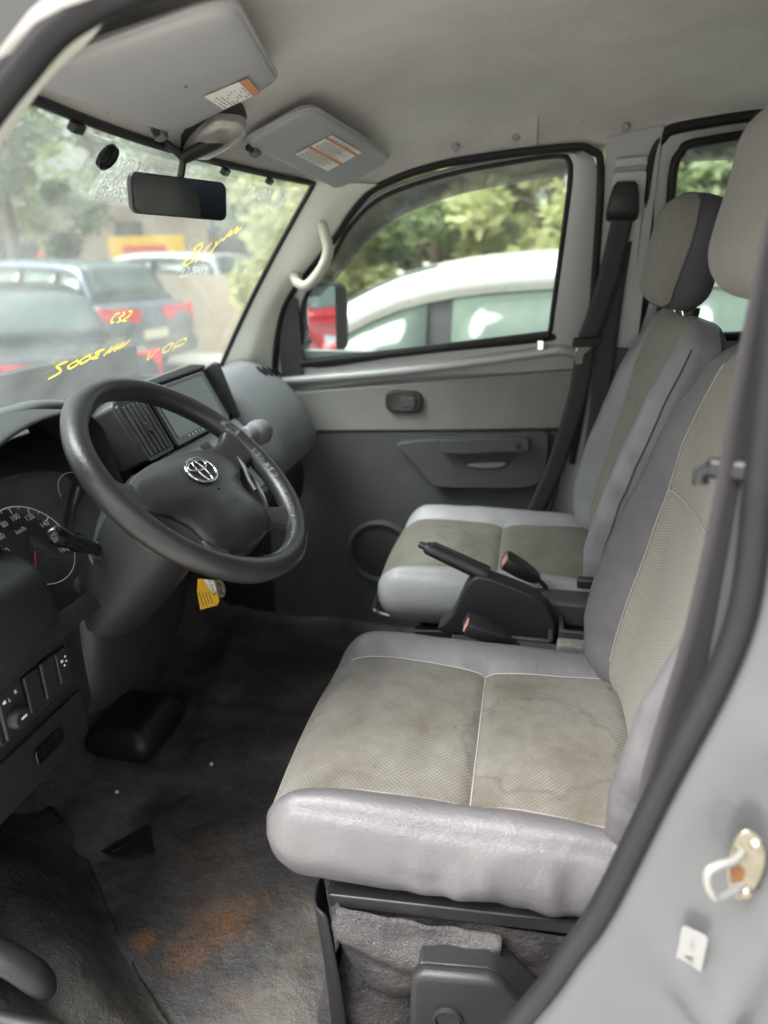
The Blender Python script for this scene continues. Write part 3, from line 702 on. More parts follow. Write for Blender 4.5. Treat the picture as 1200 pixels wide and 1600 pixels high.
def buckle(tip, tail, label):
    tip, tail = V(tip), V(tail); a = (tail-tip).normalized(); L = (tail-tip).length; y = V((0, 1, 0)); f = frame(tip, a, y)
    t = thing('belt_buckle', tail, label, 'belt buckle', 'seat belt buckles')
    rows = []
    for s, w, h in ((0, .021, .0125), (.08, .0225, .0140), (.5, .021, .0135), (.85, .0165, .0105), (1, .012, .007)):
        rows.append([f(s*L, x, z) for x, z in rrect(w, h, min(w, h)*.45, 4)])
    k = len(rows[0]); vs = [p for r in rows for p in r]; fs = [(i*k+j, i*k+(j+1) % k, (i+1)*k+(j+1) % k, (i+1)*k+j) for i in range(4) for j in range(k)]+[tuple(range(k))[::-1], tuple(range(4*k, 5*k))]
    obj('buckle_body', vs, fs, 'black', t)
    prism('release_button', rrect(.017, .0095, .003), .003, 'red', t, frame(tip-a*.0005, y, a.cross(y)), .001, z0=-.0005)
    tube('buckle_stalk', [f(L*.95, 0, 0), f(L+.02, 0, -.006), f(L+.05, 0, -.03)], .009, 'black', t, 10, flat=.5)
buckle((-.075, 1.085, .905), (.0, 1.10, .872), 'black buckle with red button beside the driver\'s seat cushion')
buckle((-.020, 1.262, .952), (.045, 1.268, .915), 'black buckle with red button beside the passenger seat cushion')

# ================================================================== dashboard
D = thing('dashboard', (-.80, 1.18, .80), 'black and grey dashboard below the windscreen', 'dashboard')
def loft(name, stations, mat, n=5, **kw):
    """stations: (y, [(x, z)...]) with equal counts"""
    rows = []
    for y, pr in stations: rows.append([V((x, y, z)) for x, z in cat(pr, n)])
    return grid(name, rows, mat, D, **kw)
# top pad, lit from the windscreen
def pad_prof(y):
    s = (y-YC)/.6; f = -.955+.12*s*s
    r = interp([(.58, -.74), (.72, -.735), (1.0, -.735), (1.06, -.70), (1.40, -.70), (1.45, -.72), (1.78, -.73)], y)
    zr = interp([(.58, 1.20), (.70, 1.255), (.80, 1.288), (.96, 1.288), (1.05, 1.27), (1.42, 1.262), (1.50, 1.238), (1.78, 1.215)], y)
    return [(f, 1.178), (lerp(f, r, .45), lerp(1.185, zr, .65)), (lerp(f, r, .85), zr-.004), (r, zr), (r+.012, zr-.010), (r+.006, zr-.03)]
sub(loft('top_pad', [(y, pad_prof(y)) for y in linsp(.56, 1.80, 60)], 'padtop', 4), 1)
# driver's binnacle: hood, sloping gauge face
lipc = cat([(.700, 1.10), (.712, 1.20), (.745, 1.258), (.80, 1.280), (.88, 1.287), (.955, 1.276), (.998, 1.245), (1.018, 1.19), (1.030, 1.11)], 6)
rows = []
for d, sc in ((-.795, .97), (-.74, 1.0), (-.675, 1.0), (-.660, .995), (-.656, .975), (-.662, .95), (-.70, .93), (-.77, .90)):
    rows.append([V((d+.13*max(0, 1.20-z)*(1 if d > -.76 else .6), .868+(y-.868)*sc, 1.10+(z-1.10)*(sc if sc < .999 else 1)+(0.0 if d > -.7 else -.002))) for y, z in lipc])
sub(grid('gauge_hood', rows, 'dashdark', D, angle=60), 1)
gn = V((1, 0, .8)).normalized(); gu = V((-.8, 0, 1)).normalized(); gc = V((-.675, .85, 1.139)); G = frame(gc, (0, 1, 0), gu)       # x across the car, y up the face, z to the driver
face = prism('gauge_face', rrect(.200, .125, .03), -.004, 'dial', D, G)
sp = (-.052, -.026); Rg = .064
ringp = [(sp[0]+Rg*math.cos(rad(a)), sp[1]+Rg*.98*math.sin(rad(a))) for a in linsp(-28, 232, 60)]
ringp = [(sp[0]+Rg*.98*math.cos(rad(-28-t*76)), sp[1]-.0+Rg*.98*math.sin(rad(-28-t*76))) for t in ()]+ringp
ribbon('dial_ring', ringp, .0022, 'dialprint', face, G, .0015)
low = [(sp[0]+Rg*math.cos(rad(a)), sp[1]+Rg*.98*math.sin(rad(a))) for a in linsp(232, 332, 24)]; ribbon('dial_ring', low, .0011, 'dialprint', face, G, .0015)
for i in range(37):
    v = i*5; a = rad(225-270*v/180*.965); r0 = Rg-(.011 if v % 20 == 0 else .006)
    if v % 10 == 0: ribbon('dial_tick', [(sp[0]+r0*math.cos(a), sp[1]+r0*math.sin(a)), (sp[0]+(Rg-.001)*math.cos(a), sp[1]+(Rg-.001)*math.sin(a))], .0012 if v % 20 else .0018, 'dialprint', face, G, .0015)
    if v % 20 == 0: text('dial_number', str(v), .0118, lambda x, y, z=0, a=a: G(sp[0]+(Rg-.018)*math.cos(a)+x, sp[1]+(Rg-.018)*math.sin(a)+y, z), 'dialprint', face, .0015)
text('dial_unit', 'km/h', .0098, lambda x, y, z=0: G(sp[0]+x, sp[1]+.026+y, z), 'dialprint', face, .0015)
a = rad(225); ribbon('needle', [(sp[0]+.012*math.cos(a), sp[1]+.012*math.sin(a)), (sp[0]+.055*math.cos(a), sp[1]+.055*math.sin(a))], .0022, 'needle', face, G, .004)
lathe('needle_hub', [(0, .008), (.010, .008), (.012, .004), (.012, 0)], 'black', face, lambda x, y, z=0: G(sp[0]+x, sp[1]+y, z), 20)
for cx in (-.135, .098):      # side dials
    rp = [(cx+.045*math.cos(rad(t)), .0+.045*math.sin(rad(t))) for t in linsp(20, 160, 24)]; ribbon('dial_ring', rp, .0014, 'dialprint', face, G, .0015)
prism('gauge_lens', rrect(.196, .121, .03), .001, 'cover', D, G, z0=.014)
# frame of the gauge opening down to the column
fo = cat([(-.215, .13), (-.215, -.09), (-.18, -.142), (-.05, -.150), (.08, -.150), (.19, -.142), (.215, -.09), (.215, .13)], 5); fi = cat([(-.196, .13), (-.194, -.085), (-.165, -.118), (-.05, -.122), (.08, -.122), (.165, -.118), (.194, -.085), (.196, .13)], 5)
grid('gauge_frame', [[G(*p, -.02) for p in fo], [G(*p, .018) for p in fo], [G(*p, .022) for p in [tuple(.5*(u+v) for u, v in zip(a, b)) for a, b in zip(fo, fi)]], [G(*p, .018) for p in fi], [G(*p, 0) for p in fi]], 'dashdark', D)
# driver's lower panels
def lowprof(y):
    b = 0.0
    return [(-.68, 1.05), (-.640, 1.062), (-.612, 1.045), (-.603, 1.015), (-.604, .97), (-.606, .90), (-.615, .855), (-.66, .80), (-.85, .72)]
loft('knee_panel', [(y, lowprof(y)) for y in linsp(.555, .80, 16)], 'dashdark', 4)
prism('end_cap', cat(lowprof(.555), 4)+[(-.85, 1.05)], -.004, 'dashdark', D, frame((0, .556, 0), (1, 0, 0), (0, 0, 1)))
pod = [(y, [(-.66, 1.135), (-.604+d, 1.125), (-.582+d, 1.088), (-.576+d, 1.045), (-.588+d, 1.012), (-.64, 1.004)]) for y, d in ((.560, -.02), (.575, -.002), (.60, .004), (.66, .006), (.715, .002), (.735, -.008), (.745, -.03))]
sub(loft('side_pod', pod, 'dashdark', 3), 1)
def SW(x, y, z=0.0): return V((-.598+z, .0+x, .0+y))      # switch wall: x across, y up
f_s0 = frame((-.600, .676, .978), (0, 1, 0), (-.035, 0, 1)); f_sw = lambda x, y, z=0: f_s0(x*.84, y*.80, z)
prism('switch_plate', rrect(.088, .052, .012), .006, 'softblack', D, lambda x, y, z=0: f_sw(x, y, z), .002)
for i, (cx, w, hgt) in enumerate(((-.056, .0235, .042), (-.008, .0165, .034), (.030, .0165, .034), (.064, .0145, .030))):
    fs_ = lambda x, y, z=0, cx=cx: f_sw(cx+x, y-.002, z)
    k = prism('switch', rrect(w, hgt, .004), .006, 'black', D, fs_, .0025, 3, z0=.006)
    if i == 0:
        lathe('mirror_knob', [(0, .012), (.014, .011), (.0175, .007), (.018, 0)], 'black', k, lambda x, y, z=0: fs_(x, y-.014, z+.012), 20)
        ribbon('switch_mark', [(-.062, -.014), (-.050, -.014)], .004, 'dialprint', k, lambda x, y, z=0: f_sw(x, y, z), .0245)
        text('switch_text', 'R', .010, lambda x, y, z=0: f_sw(-.046+x, .022+y, z), 'dialprint', k, .0125); text('switch_text', 'L', .010, lambda x, y, z=0: f_sw(-.060+x, .018+y, z), 'dialprint', k, .0125)
        ribbon('switch_mark', [(-.073, .020), (-.067, .020)], .005, 'dialprint', k, f_sw, .0125)
    if i == 3:
        for dx, dy, r in ((-.004, .008, .0030), (.005, .012, .0022), (.0, -.002, .0022), (.006, .003, .0018)): prism('switch_mark', circ(r, 10), .0004, 'dialprint', k, lambda x, y, z=0, dx=dx, dy=dy: f_sw(.064+dx+x, dy+y, z), z0=.0122)
f_lp = frame((-.606, .672, .875), (0, 1, 0), (-.02, 0, 1)); prism('lower_lid', rrect(.098, .036, .008), .008, 'dashdark', D, f_lp, .003)
prism('lid_pull', rrect(.028, .011, .004), .004, 'gloss', D, lambda x, y, z=0: f_lp(x+.012, y+.004, z), .001, z0=.0085)
# column knee panel, wider below the wheel
st = []
for y, d, dz in ((.786, -.035, 0), (.792, -.005, 0), (.81, .012, 0), (.88, .022, -.01), (.96, .022, -.02), (1.04, .010, -.03), (1.10, -.01, -.04), (1.16, -.03, -.05), (1.20, -.06, -.06)):
    st.append((y, [(-.70, 1.055), (-.640+d, 1.066), (-.604+d, 1.048), (-.590+d, .99+dz*.5), (-.596+d, .93+dz), (-.612+d, .87+dz), (-.655+d, .82+dz), (-.80, .78)]))
sub(loft('column_panel', st, 'dashdark', 4), 1)
loft('lower_dash', [(y, [(-.74, 1.16), (-.655, 1.10), (-.640, 1.0), (-.66, .90), (-.70, .83), (-.86, .76)]) for y in linsp(1.10, 1.80, 12)], 'black', 4)
# centre stack: vent, screen, silver panel, hood
sx = V((.052, 0, -.098)).normalized(); sn = V((.098, 0, .052)).normalized(); sc0 = V((-.632, 1.235, 1.222)); S = frame(sc0, (0, 1, 0), -sx)  # x across, y up the face, z to the rear
prism('stack_case', [(-.205, .052), (-.19, .062), (.165, .062), (.175, .05), (.175, -.052), (-.20, -.052)], -.07, 'softblack', D, S, .006, 3)
vf = lambda x, y, z=0: S(-.160+x, y-.002, z)
prism('vent_back', rrect(.040, .050, .006), .001, 'gloss', D, vf, z0=-.002)
o = rrect(.043, .052, .006); i_ = rrect(.037, .046, .004); k = len(o)
ven = obj('vent', [vf(*p, 0) for p in o]+[vf(*p, .006) for p in o]+[vf(*p, .006) for p in i_]+[vf(*p, -.001) for p in i_], [(a*k+j, a*k+(j+1) % k, (a+1)*k+(j+1) % k, (a+1)*k+j) for a in range(3) for j in range(k)], 'black', D)
for x in linsp(-.028, .028, 4):
    box('vent_slat', (0, 0, 0), (.0034, .0455, .005), 'console', ven, frame(vf(x, 0, .0035), V((0, 1, 0))*.86+sn*.5, -sx), .0012)
prism('vent_slider', [(-.004, -.009), (.004, -.009), (.003, .009), (-.003, .009)], .007, 'softblack', ven, vf, .0015, z0=.004)
ub = prism('head_unit', rrect(.116, .056, .006), .010, 'gloss', D, lambda x, y, z=0: S(.005+x, y, z), .003, z0=.0)
prism('display', rrect(.098, .044, .003), .001, 'screen', ub, lambda x, y, z=0: S(.002+x, y+.003, z), z0=.0102)
for i in range(9): prism('touch_icon', circ(.0016, 8), .0003, 'dialprint', ub, lambda x, y, z=0, i=i: S(-.06+i*.014+x, -.046+y, z), z0=.0112)
hood = [(-.206, .058), (.178, .058), (.178, .066), (-.206, .066)]
prism('stack_hood', [(-.120, .060), (.150, .060), (.155, .068), (.10, .078), (-.115, .074)], .050, 'dash', D, S, .004, 3, z0=-.045)
fin = [(.060, -.045), (.064, .020), (.056, .027), (-.060, .010), (-.060, -.045)]
prism('stack_fin', fin, .014, 'black', D, frame(S(.160, 0, 0), S(0, 1, 0)-S(0, 0, 0), sn), .003)
prism('stack_fin', fin, .006, 'black', D, frame(S(-.116, 0, -.022), S(0, 1, 0)-S(0, 0, 0), sn), .002)
lx = V((.075, 0, -.075)).normalized(); L2 = frame(S(0.0, -.056, .0)+V((.030, 0, -.030)), (0, 1, 0), -lx)
pan = prism('silver_panel', rrect(.165, .042, .012), -.05, 'stack', D, L2, .004, 3)
for cx, cy_, w in ((.058, .012, .022), (-.02, .014, .016), (.115, .008, .014)):
    b = prism('panel_bezel', rrect(w, .012, .003), .003, 'chrome' if cx > .05 and cx < .1 else 'black', pan, lambda x, y, z=0, cx=cx, cy_=cy_: L2(cx+x, cy_+y, z), .001)
    for dx in (-w*.5, w*.42): prism('panel_button', rrect(w*.36, .0085, .002), .0045, 'black', b, lambda x, y, z=0, cx=cx, cy_=cy_, dx=dx: L2(cx+dx+x, cy_+y, z), .001)
for i, cx in enumerate((-.09, 0, .09)):
    lathe('heater_knob', [(0, .016), (.014, .015), (.017, .010), (.018, 0)], 'black', pan, lambda x, y, z=0, cx=cx: L2(cx+x, -.024+y, z), 24)
# shift gate under the panel
gx = V((.09, 0, -.055)).normalized(); GT = frame((-.535, 1.235, 1.105), (0, 1, 0), -gx)
prism('shift_console', rrect(.10, .070, .02), -.08, 'softblack', D, GT, .006, 3)
gp = prism('shift_plate', rrect(.045, .055, .006), .002, 'gloss', D, lambda x, y, z=0: GT(x-.02, y, z), .001)
for i, ch in enumerate('PRND2L'): text('shift_letter', ch, .0125, lambda x, y, z=0, i=i: GT(-.042+x, .034-i*.0135+y, z), 'dialprint', gp, .0026)
# passenger's side roll with end vent
st = []
for y in linsp(1.40, 1.79, 22):
    e_ = sst(1.70, 1.79, y)*.05; b = sst(1.40, 1.47, y); q = lambda x: lerp(x-.045, x-e_, b)
    st.append((y, [(-.80, 1.215), (q(-.70), 1.237), (q(-.645), 1.226), (q(-.598), 1.196), (q(-.556), 1.150), (q(-.530), 1.105), (q(-.518), 1.062), (q(-.530), 1.028), (q(-.575), 1.005), (-.68, .995)]))
roll = sub(loft('passenger_roll', st, 'dash', 4), 1)
for i in range(4):
    y = 1.665+i*.020; p = V((-.642+i*.006, y, 1.2265-i*.0035)); f = frame(p, (0, 1, 0), (-.76, 0, .60)); prism('demist_slot', rrect(.0055, .017, .002), .003, 'gloss', D, f, z0=.0)
gl = [(y, [(-.62, 1.0), (-.585, .975), (-.580, .93), (-.595, .86), (-.66, .82)]) for y in linsp(1.36, 1.77, 8)]
loft('glove_box', gl, 'dashdark', 4); box('glove_latch', (-.575, 1.58, .955), (.004, .028, .008), 'black', D, None, .002)
box('wiring_clip', (-.60, 1.40, .93), (.004, .02, .003), 'zinc', D, None, .001)
# gear lever
t = thing('gear_lever', (-.52, 1.235, 1.10), 'grey knobbed gear lever growing from the dashboard', 'gear lever')
tube('shaft', cat([(-.535, 1.235, 1.10), (-.512, 1.232, 1.135), (-.497, 1.225, 1.165)], 4), [.011]*5+[.011, .012, .013, .014], 'black', t, 12)
f = frame((-.487, 1.217, 1.187), (.35, .94, -.05), (-.5, .2, .85)); lathe('knob', [(0, -.030), (.013, -.030), (.0165, -.026), (.0175, -.014), (.0185, -.010), (.0225, -.006), (.024, .006), (.023, .018), (.017, .027), (.008, .030), (0, .0305)], 'dash', t, lambda x, y, z=0: f(z, x, y), 26)
# ------------------------------------------------------------------ steering column and wheel
wt = rad(40.5); wn = V((math.sin(wt), 0, math.cos(wt))); wd = V((math.cos(wt), 0, -math.sin(wt))); wc = V((-.446, .88, 1.209)); rot = rad(5)
wa = wd*math.cos(rot)-V((0, math.sin(rot), 0)); wb = V((0, math.cos(rot), 0))+wd*math.sin(rot)
def W(a, b, h=0.0): return wc+wa*a+wb*b+wn*h
t = thing('steering_column', tuple(wc-wn*.22), 'black steering column cover with control stalks behind the wheel', 'steering column')
rows = []
for d, sa, sb, oa in ((-.05, .050, .055, .0), (-.06, .066, .070, .0), (-.09, .070, .078, .004), (-.14, .066, .080, .010), (-.20, .060, .082, .018), (-.26, .056, .082, .02)):
    rows.append([W(oa+sa*math.copysign(abs(math.cos(q))**.8, math.cos(q)), sb*math.copysign(abs(math.sin(q))**.8, math.sin(q)), d) for q in [2*math.pi*i/32 for i in range(32)]])
k = 32; vs = [p for r in rows for p in r]; obj('column_cover', vs, [(i*k+j, i*k+(j+1) % k, (i+1)*k+(j+1) % k, (i+1)*k+j) for i in range(5) for j in range(k)]+[tuple(range(k))], 'softblack', t)
piv = V((-.566, .818, 1.108)); tip = V((-.572, .732, 1.168)); ax = (tip-piv).normalized(); f = frame(piv, ax.cross(V((0, 0, 1))), ax.cross(ax.cross(V((0, 0, 1)))))
fz = lambda x, y, z=0: piv+ax*z+V((1, 0, 0))*x+ax.cross(V((1, 0, 0))).normalized()*y
lathe('stalk_boot', [(.026, -.012), (.025, -.004), (.021, .001), (.016, .0), (.013, .010), (.0, .011)], 'black', t, fz, 24)
s_ = [(0, .010), (.02, .0085), (.035, .0095), (.05, .0125), (.062, .0130), (.070, .0105), (.078, .0125), (.092, .0138), (.104, .0128), (.110, .009), (.112, .004)]
tube('light_stalk', [piv+ax*d for d, r in s_], [r for d, r in s_], 'gloss', t, 16, up=(1, 0, 0), flat=.9)
for d in (.045, .056): lathe('stalk_mark', [(.0, .0004), (.0022, .0004)], 'dialprint', t, lambda x, y, z=0, d=d: piv+ax*(d+y)+V((x, 0, 0))*1+V((0.004, -.006, .0128))+V((0, 0, z)), 8)
tube('wiper_stalk', [W(.0, .075, -.10), W(-.005, .14, -.085), W(-.01, .19, -.075)], [.008, .009, .011], 'black', t, 12)
lathe('ignition_lock', [(.0, .004), (.010, .004), (.0105, .008), (.0165, .008), (.0175, .0)], 'zinc', t, frame((-.525, 1.075, .930), (0, 1, 0), (-.35, 0, 1)), 24)
tg = thing('tag', (-.50, .985, .93), 'small orange and white tag hanging below the steering wheel', 'tag')
f = frame((-.502, .985, .968), (.60, .75, .10), (-.30, .10, .90)); prism('card', [(-.017, -.022), (.013, -.026), (.019, -.020), (.021, .016), (-.004, .028), (-.012, .010)], .0012, 'yellow', tg, f, .0004)
prism('white_band', [(.004, .024), (.019, .017), (.0195, -.002), (.0115, -.004)], .0003, 'white', tg, f, z0=.0014)
fT = lambda x, y, z=0: f(.0125-y, .007+x*-1, z)
text('tag_text', 'BAR CHILE', .0078, lambda x, y, z=0: f(.0155+y*-1*-1-.002, .010-x, z), 'blackink', tg, .0019)
for i in range(4): ribbon('tag_line', [(-.010+i*.0052, .006-i*.002), (-.010+i*.0052, -.018-(i % 2)*.003)], .0010, 'blackink', tg, f, .0015)
# the wheel
t = thing('steering_wheel', tuple(wc), 'worn black four spoke steering wheel with a chrome emblem', 'steering wheel')
RM = .1725
rp = [W(RM*math.cos(q), RM*math.sin(q), .0) for q in [2*math.pi*i/96 for i in range(96)]]
rimo = grid('rim', [[W((RM+(.0165+.0012*math.sin(9*q)*(1 if abs(math.cos(q)) > .5 else .3))*math.cos(s))*math.cos(q), (RM+.0165*math.cos(s))*math.sin(q), .0172*math.sin(s)) for s in [2*math.pi*j/20 for j in range(20)]] for q in [2*math.pi*i/120 for i in range(120)]], 'wheel', t, closed_u=True, closed_v=True)
def hubpoly(): 
    half = [(-.050, .0), (-.048, .045), (-.040, .090), (-.026, .120), (-.004, .134), (.018, .124), (.036, .099), (.060, .085), (.086, .086), (.106, .080), (.120, .060), (.126, .030), (.127, 0)]
    return half+[(a, -b) for a, b in half[-2:0:-1]]
hp = cat(hubpoly(), 4, True); rows = []
for s, h in ((1.0, -.040), (1.0, -.022), (.985, -.014), (.95, -.009), (.88, -.004), (.75, .001), (.6, .005), (.45, .0075), (.3, .009), (.15, .0095), (.02, .0095)):
    rows.append([W(.038+(a-.038)*s, b*s, h) for a, b in hp])
ab = grid('airbag_cover', rows, 'wheel', t, closed_v=True, angle=75)
def hubh(a, b): return .0098
emb = [(.023, .0165)]
def ell(ca, cb, ra, rb, w, name='emblem_ring', h=.0125, m='chrome'):
    q = [2*math.pi*i/44 for i in range(44)]
    g_ = grid(name, [[W(ca+(ra+w*.5*math.cos(s))*math.cos(x), cb+(rb+w*.5*math.cos(s))*math.sin(x), h+w*.4*math.sin(s)) for s in [2*math.pi*j/8 for j in range(8)]] for x in q], m, em, closed_u=True, closed_v=True); return g_
eo = [( .002+.0235*math.cos(x), .033*math.sin(x)) for x in [2*math.pi*i/40 for i in range(40)]]
em = obj('emblem', [W(a, b, .0105) for a, b in eo]+[W(a, b, .0085) for a, b in eo], [tuple(range(40))]+[(i, (i+1) % 40, 40+(i+1) % 40, 40+i) for i in range(40)], 'black', ab)
ell(.002, 0, .0215, .0305, .0036); ell(-.0065, 0, .0085, .0215, .0030); ell(.0035, 0, .0195, .0085, .0030)
fA = lambda x, y, z=0: W(.062-y, x, z)
ribbon('airbag_mark', [(-.022, -.006), (.022, -.006)], .0007, 'black', ab, lambda x, y, z=0: fA(x, y, .0098), 0)
text('airbag_text', 'SRS AIRBAG', .0062, lambda x, y, z=0: fA(x, y, .0100), 'black', ab)
def spoke(pts, name='spoke', m='wheel'):
    """pts: centre line (a, b, h) with half width along the rim and half thickness"""
    rows = []
    for i, (a, b, h, w, th) in enumerate(pts):
        q = pts[min(i+1, len(pts)-1)]; p = pts[max(i-1, 0)]; d = V((q[0]-p[0], q[1]-p[1], 0)).normalized(); nrm = V((-d.y, d.x, 0))
        rows.append([W(a+nrm.x*x, b+nrm.y*x, h+z) for x, z in rrect(w, th, th*.8, 3)])
    return sub(grid(name, rows, m, t, closed_v=True), 1)
for s in (1, -1):
    spoke([(-.004, s*.095, -.022, .030, .012), (-.006, s*.118, -.020, .029, .012), (-.010, s*.140, -.013, .027, .012), (-.014, s*.158, -.004, .034, .013), (-.016, s*.170, .0, .044, .012)])
    spoke([(.085, s*.060, -.024, .024, .011), (.100, s*.075, -.021, .021, .011), (.113, s*.090, -.014, .019, .012), (.126, s*.105, -.005, .024, .013), (.134, s*.112, .0, .032, .012)])
    # cheek panel in the gap between the spokes
    ck = cat([(.014, s*.126), (.036, s*.101), (.062, s*.087), (.086, s*.088), (.098, s*.096), (.075, s*.120), (.045, s*.138), (.022, s*.142)], 4, True)
    rows = [[W(.05+(a-.05)*k_, s*.118+(b-s*.118)*k_, h) for a, b in ck] for k_, h in ((1, -.045), (1, -.016), (.92, -.012), (.6, -.020), (.05, -.024))]
    grid('cheek_panel', rows, 'black', t, closed_v=True)
# back of the hub
rows = [[W(.03+.07*s*math.cos(q), .085*s*math.sin(q), h) for q in [2*math.pi*i/28 for i in range(28)]] for s, h in ((1.25, -.030), (1.1, -.05), (.9, -.065), (.7, -.07))]
grid('hub_back', rows, 'black', t, closed_v=True)
# silver control strip on the far side, and pale specks painted as glints along the rim
strip = [(-.002, .1335), (.020, .1265), (.040, .1085), (.062, .0965)]
tube('button_strip', [W(a, b+.003, -.006) for a, b in cat(strip, 5)], .0040, 'console', t, 8)
def worn(q0, q1, s0, s1, n=26):  # thin strip over the rim that carries the painted glints
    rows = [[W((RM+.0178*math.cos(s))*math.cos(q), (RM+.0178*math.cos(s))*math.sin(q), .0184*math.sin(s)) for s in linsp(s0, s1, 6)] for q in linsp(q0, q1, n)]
    grid('glint_patch', rows, 'wear', rimo)
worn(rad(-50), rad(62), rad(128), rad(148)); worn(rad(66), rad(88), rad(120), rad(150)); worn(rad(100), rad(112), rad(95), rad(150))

# ================================================================== passenger's door (closed)
def ydoor(z): return 1.757+max(0, (1.714-z))*.2 if z > 1.19 else 1.862
DR = thing('hinged_door', (-.27, 1.87, .50), 'closed passenger door with window, grey trim panel and armrest', 'car door')
opening = [(p[0], p[2]) for p in OPEN_F]
def dp(x, z, off=0.0): return V((x, ydoor(z)-off, z))
# window opening (glass edge) and painted frame round it
win = cat([(-.589, 1.217), (-.588, 1.30), (-.575, 1.386), (-.491, 1.494), (-.441, 1.563), (-.357, 1.626), (-.208, 1.668), (-.067, 1.690), (.030, 1.700), (.055, 1.690), (.062, 1.655), (.058, 1.55), (.049, 1.378), (.045, 1.318), (.030, 1.300), (-.30, 1.258)], 6, True)
fro = cat([(-.672, 1.145), (-.668, 1.24), (-.625, 1.385), (-.498, 1.520), (-.432, 1.590), (-.360, 1.640), (-.210, 1.680), (-.067, 1.702), (.050, 1.708), (.098, 1.700), (.118, 1.665), (.126, 1.55), (.134, 1.378), (.138, 1.30), (.140, 1.235), (-.30, 1.192)], 6, True)
mid = [(lerp(a[0], b[0], .5), lerp(a[1], b[1], .5)) for a, b in zip(win, fro)]
grid('window_frame', [[dp(*p, -.03) for p in fro], [dp(*p, .0) for p in fro], [dp(*p, .007) for p in mid], [dp(*p, .004) for p in win], [dp(*p, -.02) for p in win]], 'silver', DR, closed_v=True)
tube('window_seal', [dp(*p, .002) for p in win], .0065, 'rubber', DR, 10, True)
gl = [dp(x, z, -.012) for x, z in win]; ob = obj('window_glass', gl, [tuple(range(len(gl)))], 'sideglass', DR, smooth=False); solid(ob, .003, 0)
tube('belt_moulding', [dp(-.600, 1.222, .006), dp(-.30, 1.262, .006), dp(.045, 1.312, .006)], .011, 'rubber', DR, 10)
tube('sill_ridge', cat([dp(-.655, 1.172, .008), dp(-.30, 1.215, .012), dp(.02, 1.268, .012), dp(.08, 1.276, .012), dp(.125, 1.262, .006)], 5), .013, 'silver', DR, 10)
box('latch_tab', dp(.025, 1.288, .018), (.008, .006, .012), 'chrome', DR, None, .002)
# rain guard of smoked plastic outside the glass
top = cat([(-.585, 1.40), (-.498, 1.510), (-.438, 1.582), (-.357, 1.640), (-.208, 1.682), (-.067, 1.70), (.060, 1.712)], 6); bot = cat([(-.560, 1.385), (-.470, 1.470), (-.405, 1.535), (-.33, 1.585), (-.20, 1.628), (-.067, 1.652), (.066, 1.668)], 6)
solid(grid('rain_guard', [[dp(*p, -.035) for p in top], [dp((a[0]+b[0])/2, (a[1]+b[1])/2, -.052) for a, b in zip(top, bot)], [dp(*p, -.060) for p in bot]], 'tint', DR), .003, 0)
# sail panel and outside mirror
sail = cat([(-.655, 1.165), (-.655, 1.25), (-.638, 1.335), (-.603, 1.398)], 5)+[(-.590, 1.39), (-.594, 1.19)]
k = len(sail); obj('sail_panel', [dp(x, z, .012) for x, z in sail]+[dp(x, z, -.01) for x, z in sail], [tuple(range(k))]+[(i, (i+1) % k, k+(i+1) % k, k+i) for i in range(k)], 'trimdark', DR)
mc = V((-.585, 2.03, 1.325)); mf = frame(mc, (.81, .58, 0), (0, 0, 1)); mir = prism('wing_mirror', rrect(.078, .098, .03), -.05, 'black', DR, mf, .012, 3)
mn = V((.86, -.50, .03)).normalized(); mf2 = frame(mc+V((.004, -.01, 0)), mn.cross(V((0, 0, 1)))*-1, (0, 0, 1))
prism('mirror_glass', rrect(.068, .088, .024), .002, 'mirror', mir, mf2, z0=.004) ; tube('mirror_arm', [(-.63, 1.875, 1.26), (-.625, 1.96, 1.265), (-.62, 2.02, 1.28)], .02, 'black', mir, 10)
# trim: grey upper panel, dark lower panel
def panel(name, poly, y, mat, th, bevel=.006):
    return prism(name, poly, th, mat, DR, frame((0, y, 0), (1, 0, 0), (0, 0, 1)), bevel, 3)
panel('upper_trim', [(-.70, 1.130), (-.655, 1.140), (-.30, 1.180), (.10, 1.226), (.128, 1.222), (.135, 1.19), (.118, 1.075), (-.2, 1.055), (-.70, 1.028)], 1.872, 'trim', .020)
panel('lower_trim', [(-.72, 1.026), (-.2, 1.052), (.118, 1.071), (.10, .90), (.06, .72), (.03, .44), (-.72, .44)], 1.876, 'trimdark', .018)
box('door_skin', (-.28, 1.915, .85), (.44, .02, .40), 'silver', DR)
pk = panel('armrest_pocket', cat([(-.332, 1.018), (-.27, 1.032), (-.10, 1.052), (.045, 1.068), (.062, 1.05), (.064, .99), (.055, .945), (.02, .918), (-.10, .908), (-.215, .903), (-.245, .918), (-.285, .965), (-.325, 1.002)], 4, True), 1.861, 'trimdark', .034, .010)
pull = cat([(-.214, 1.012), (-.208, 1.036), (-.19, 1.043), (-.05, 1.052), (.005, 1.056), (.012, 1.045), (.008, 1.024), (-.06, 1.018), (-.16, 1.008)], 4, True)
prism('pull_handle', pull, .030, 'trimdark', pk, frame((0, 1.829, 0), (1, 0, 0), (0, 0, 1)), .007, 3)
prism('pull_recess', cat([(-.165, 1.004), (-.02, 1.014), (-.03, .982), (-.055, .966), (-.12, .962), (-.145, .975)], 4, True), .003, 'black', pk, frame((0, 1.829, 0), (1, 0, 0), (0, 0, 1)), .001)
prism('recess_floor', cat([(-.140, .975), (-.045, .985), (-.06, .970), (-.12, .966)], 3, True), .006, 'trim', pk, frame((0, 1.827, 0), (1, 0, 0), (0, 0, 1)), .002)
lathe('screw_cap', [(0, .002), (.007, .002), (.008, 0)], 'black', pk, frame((-.012, 1.798, 1.036), (1, 0, 0), (0, 0, 1)), 14)
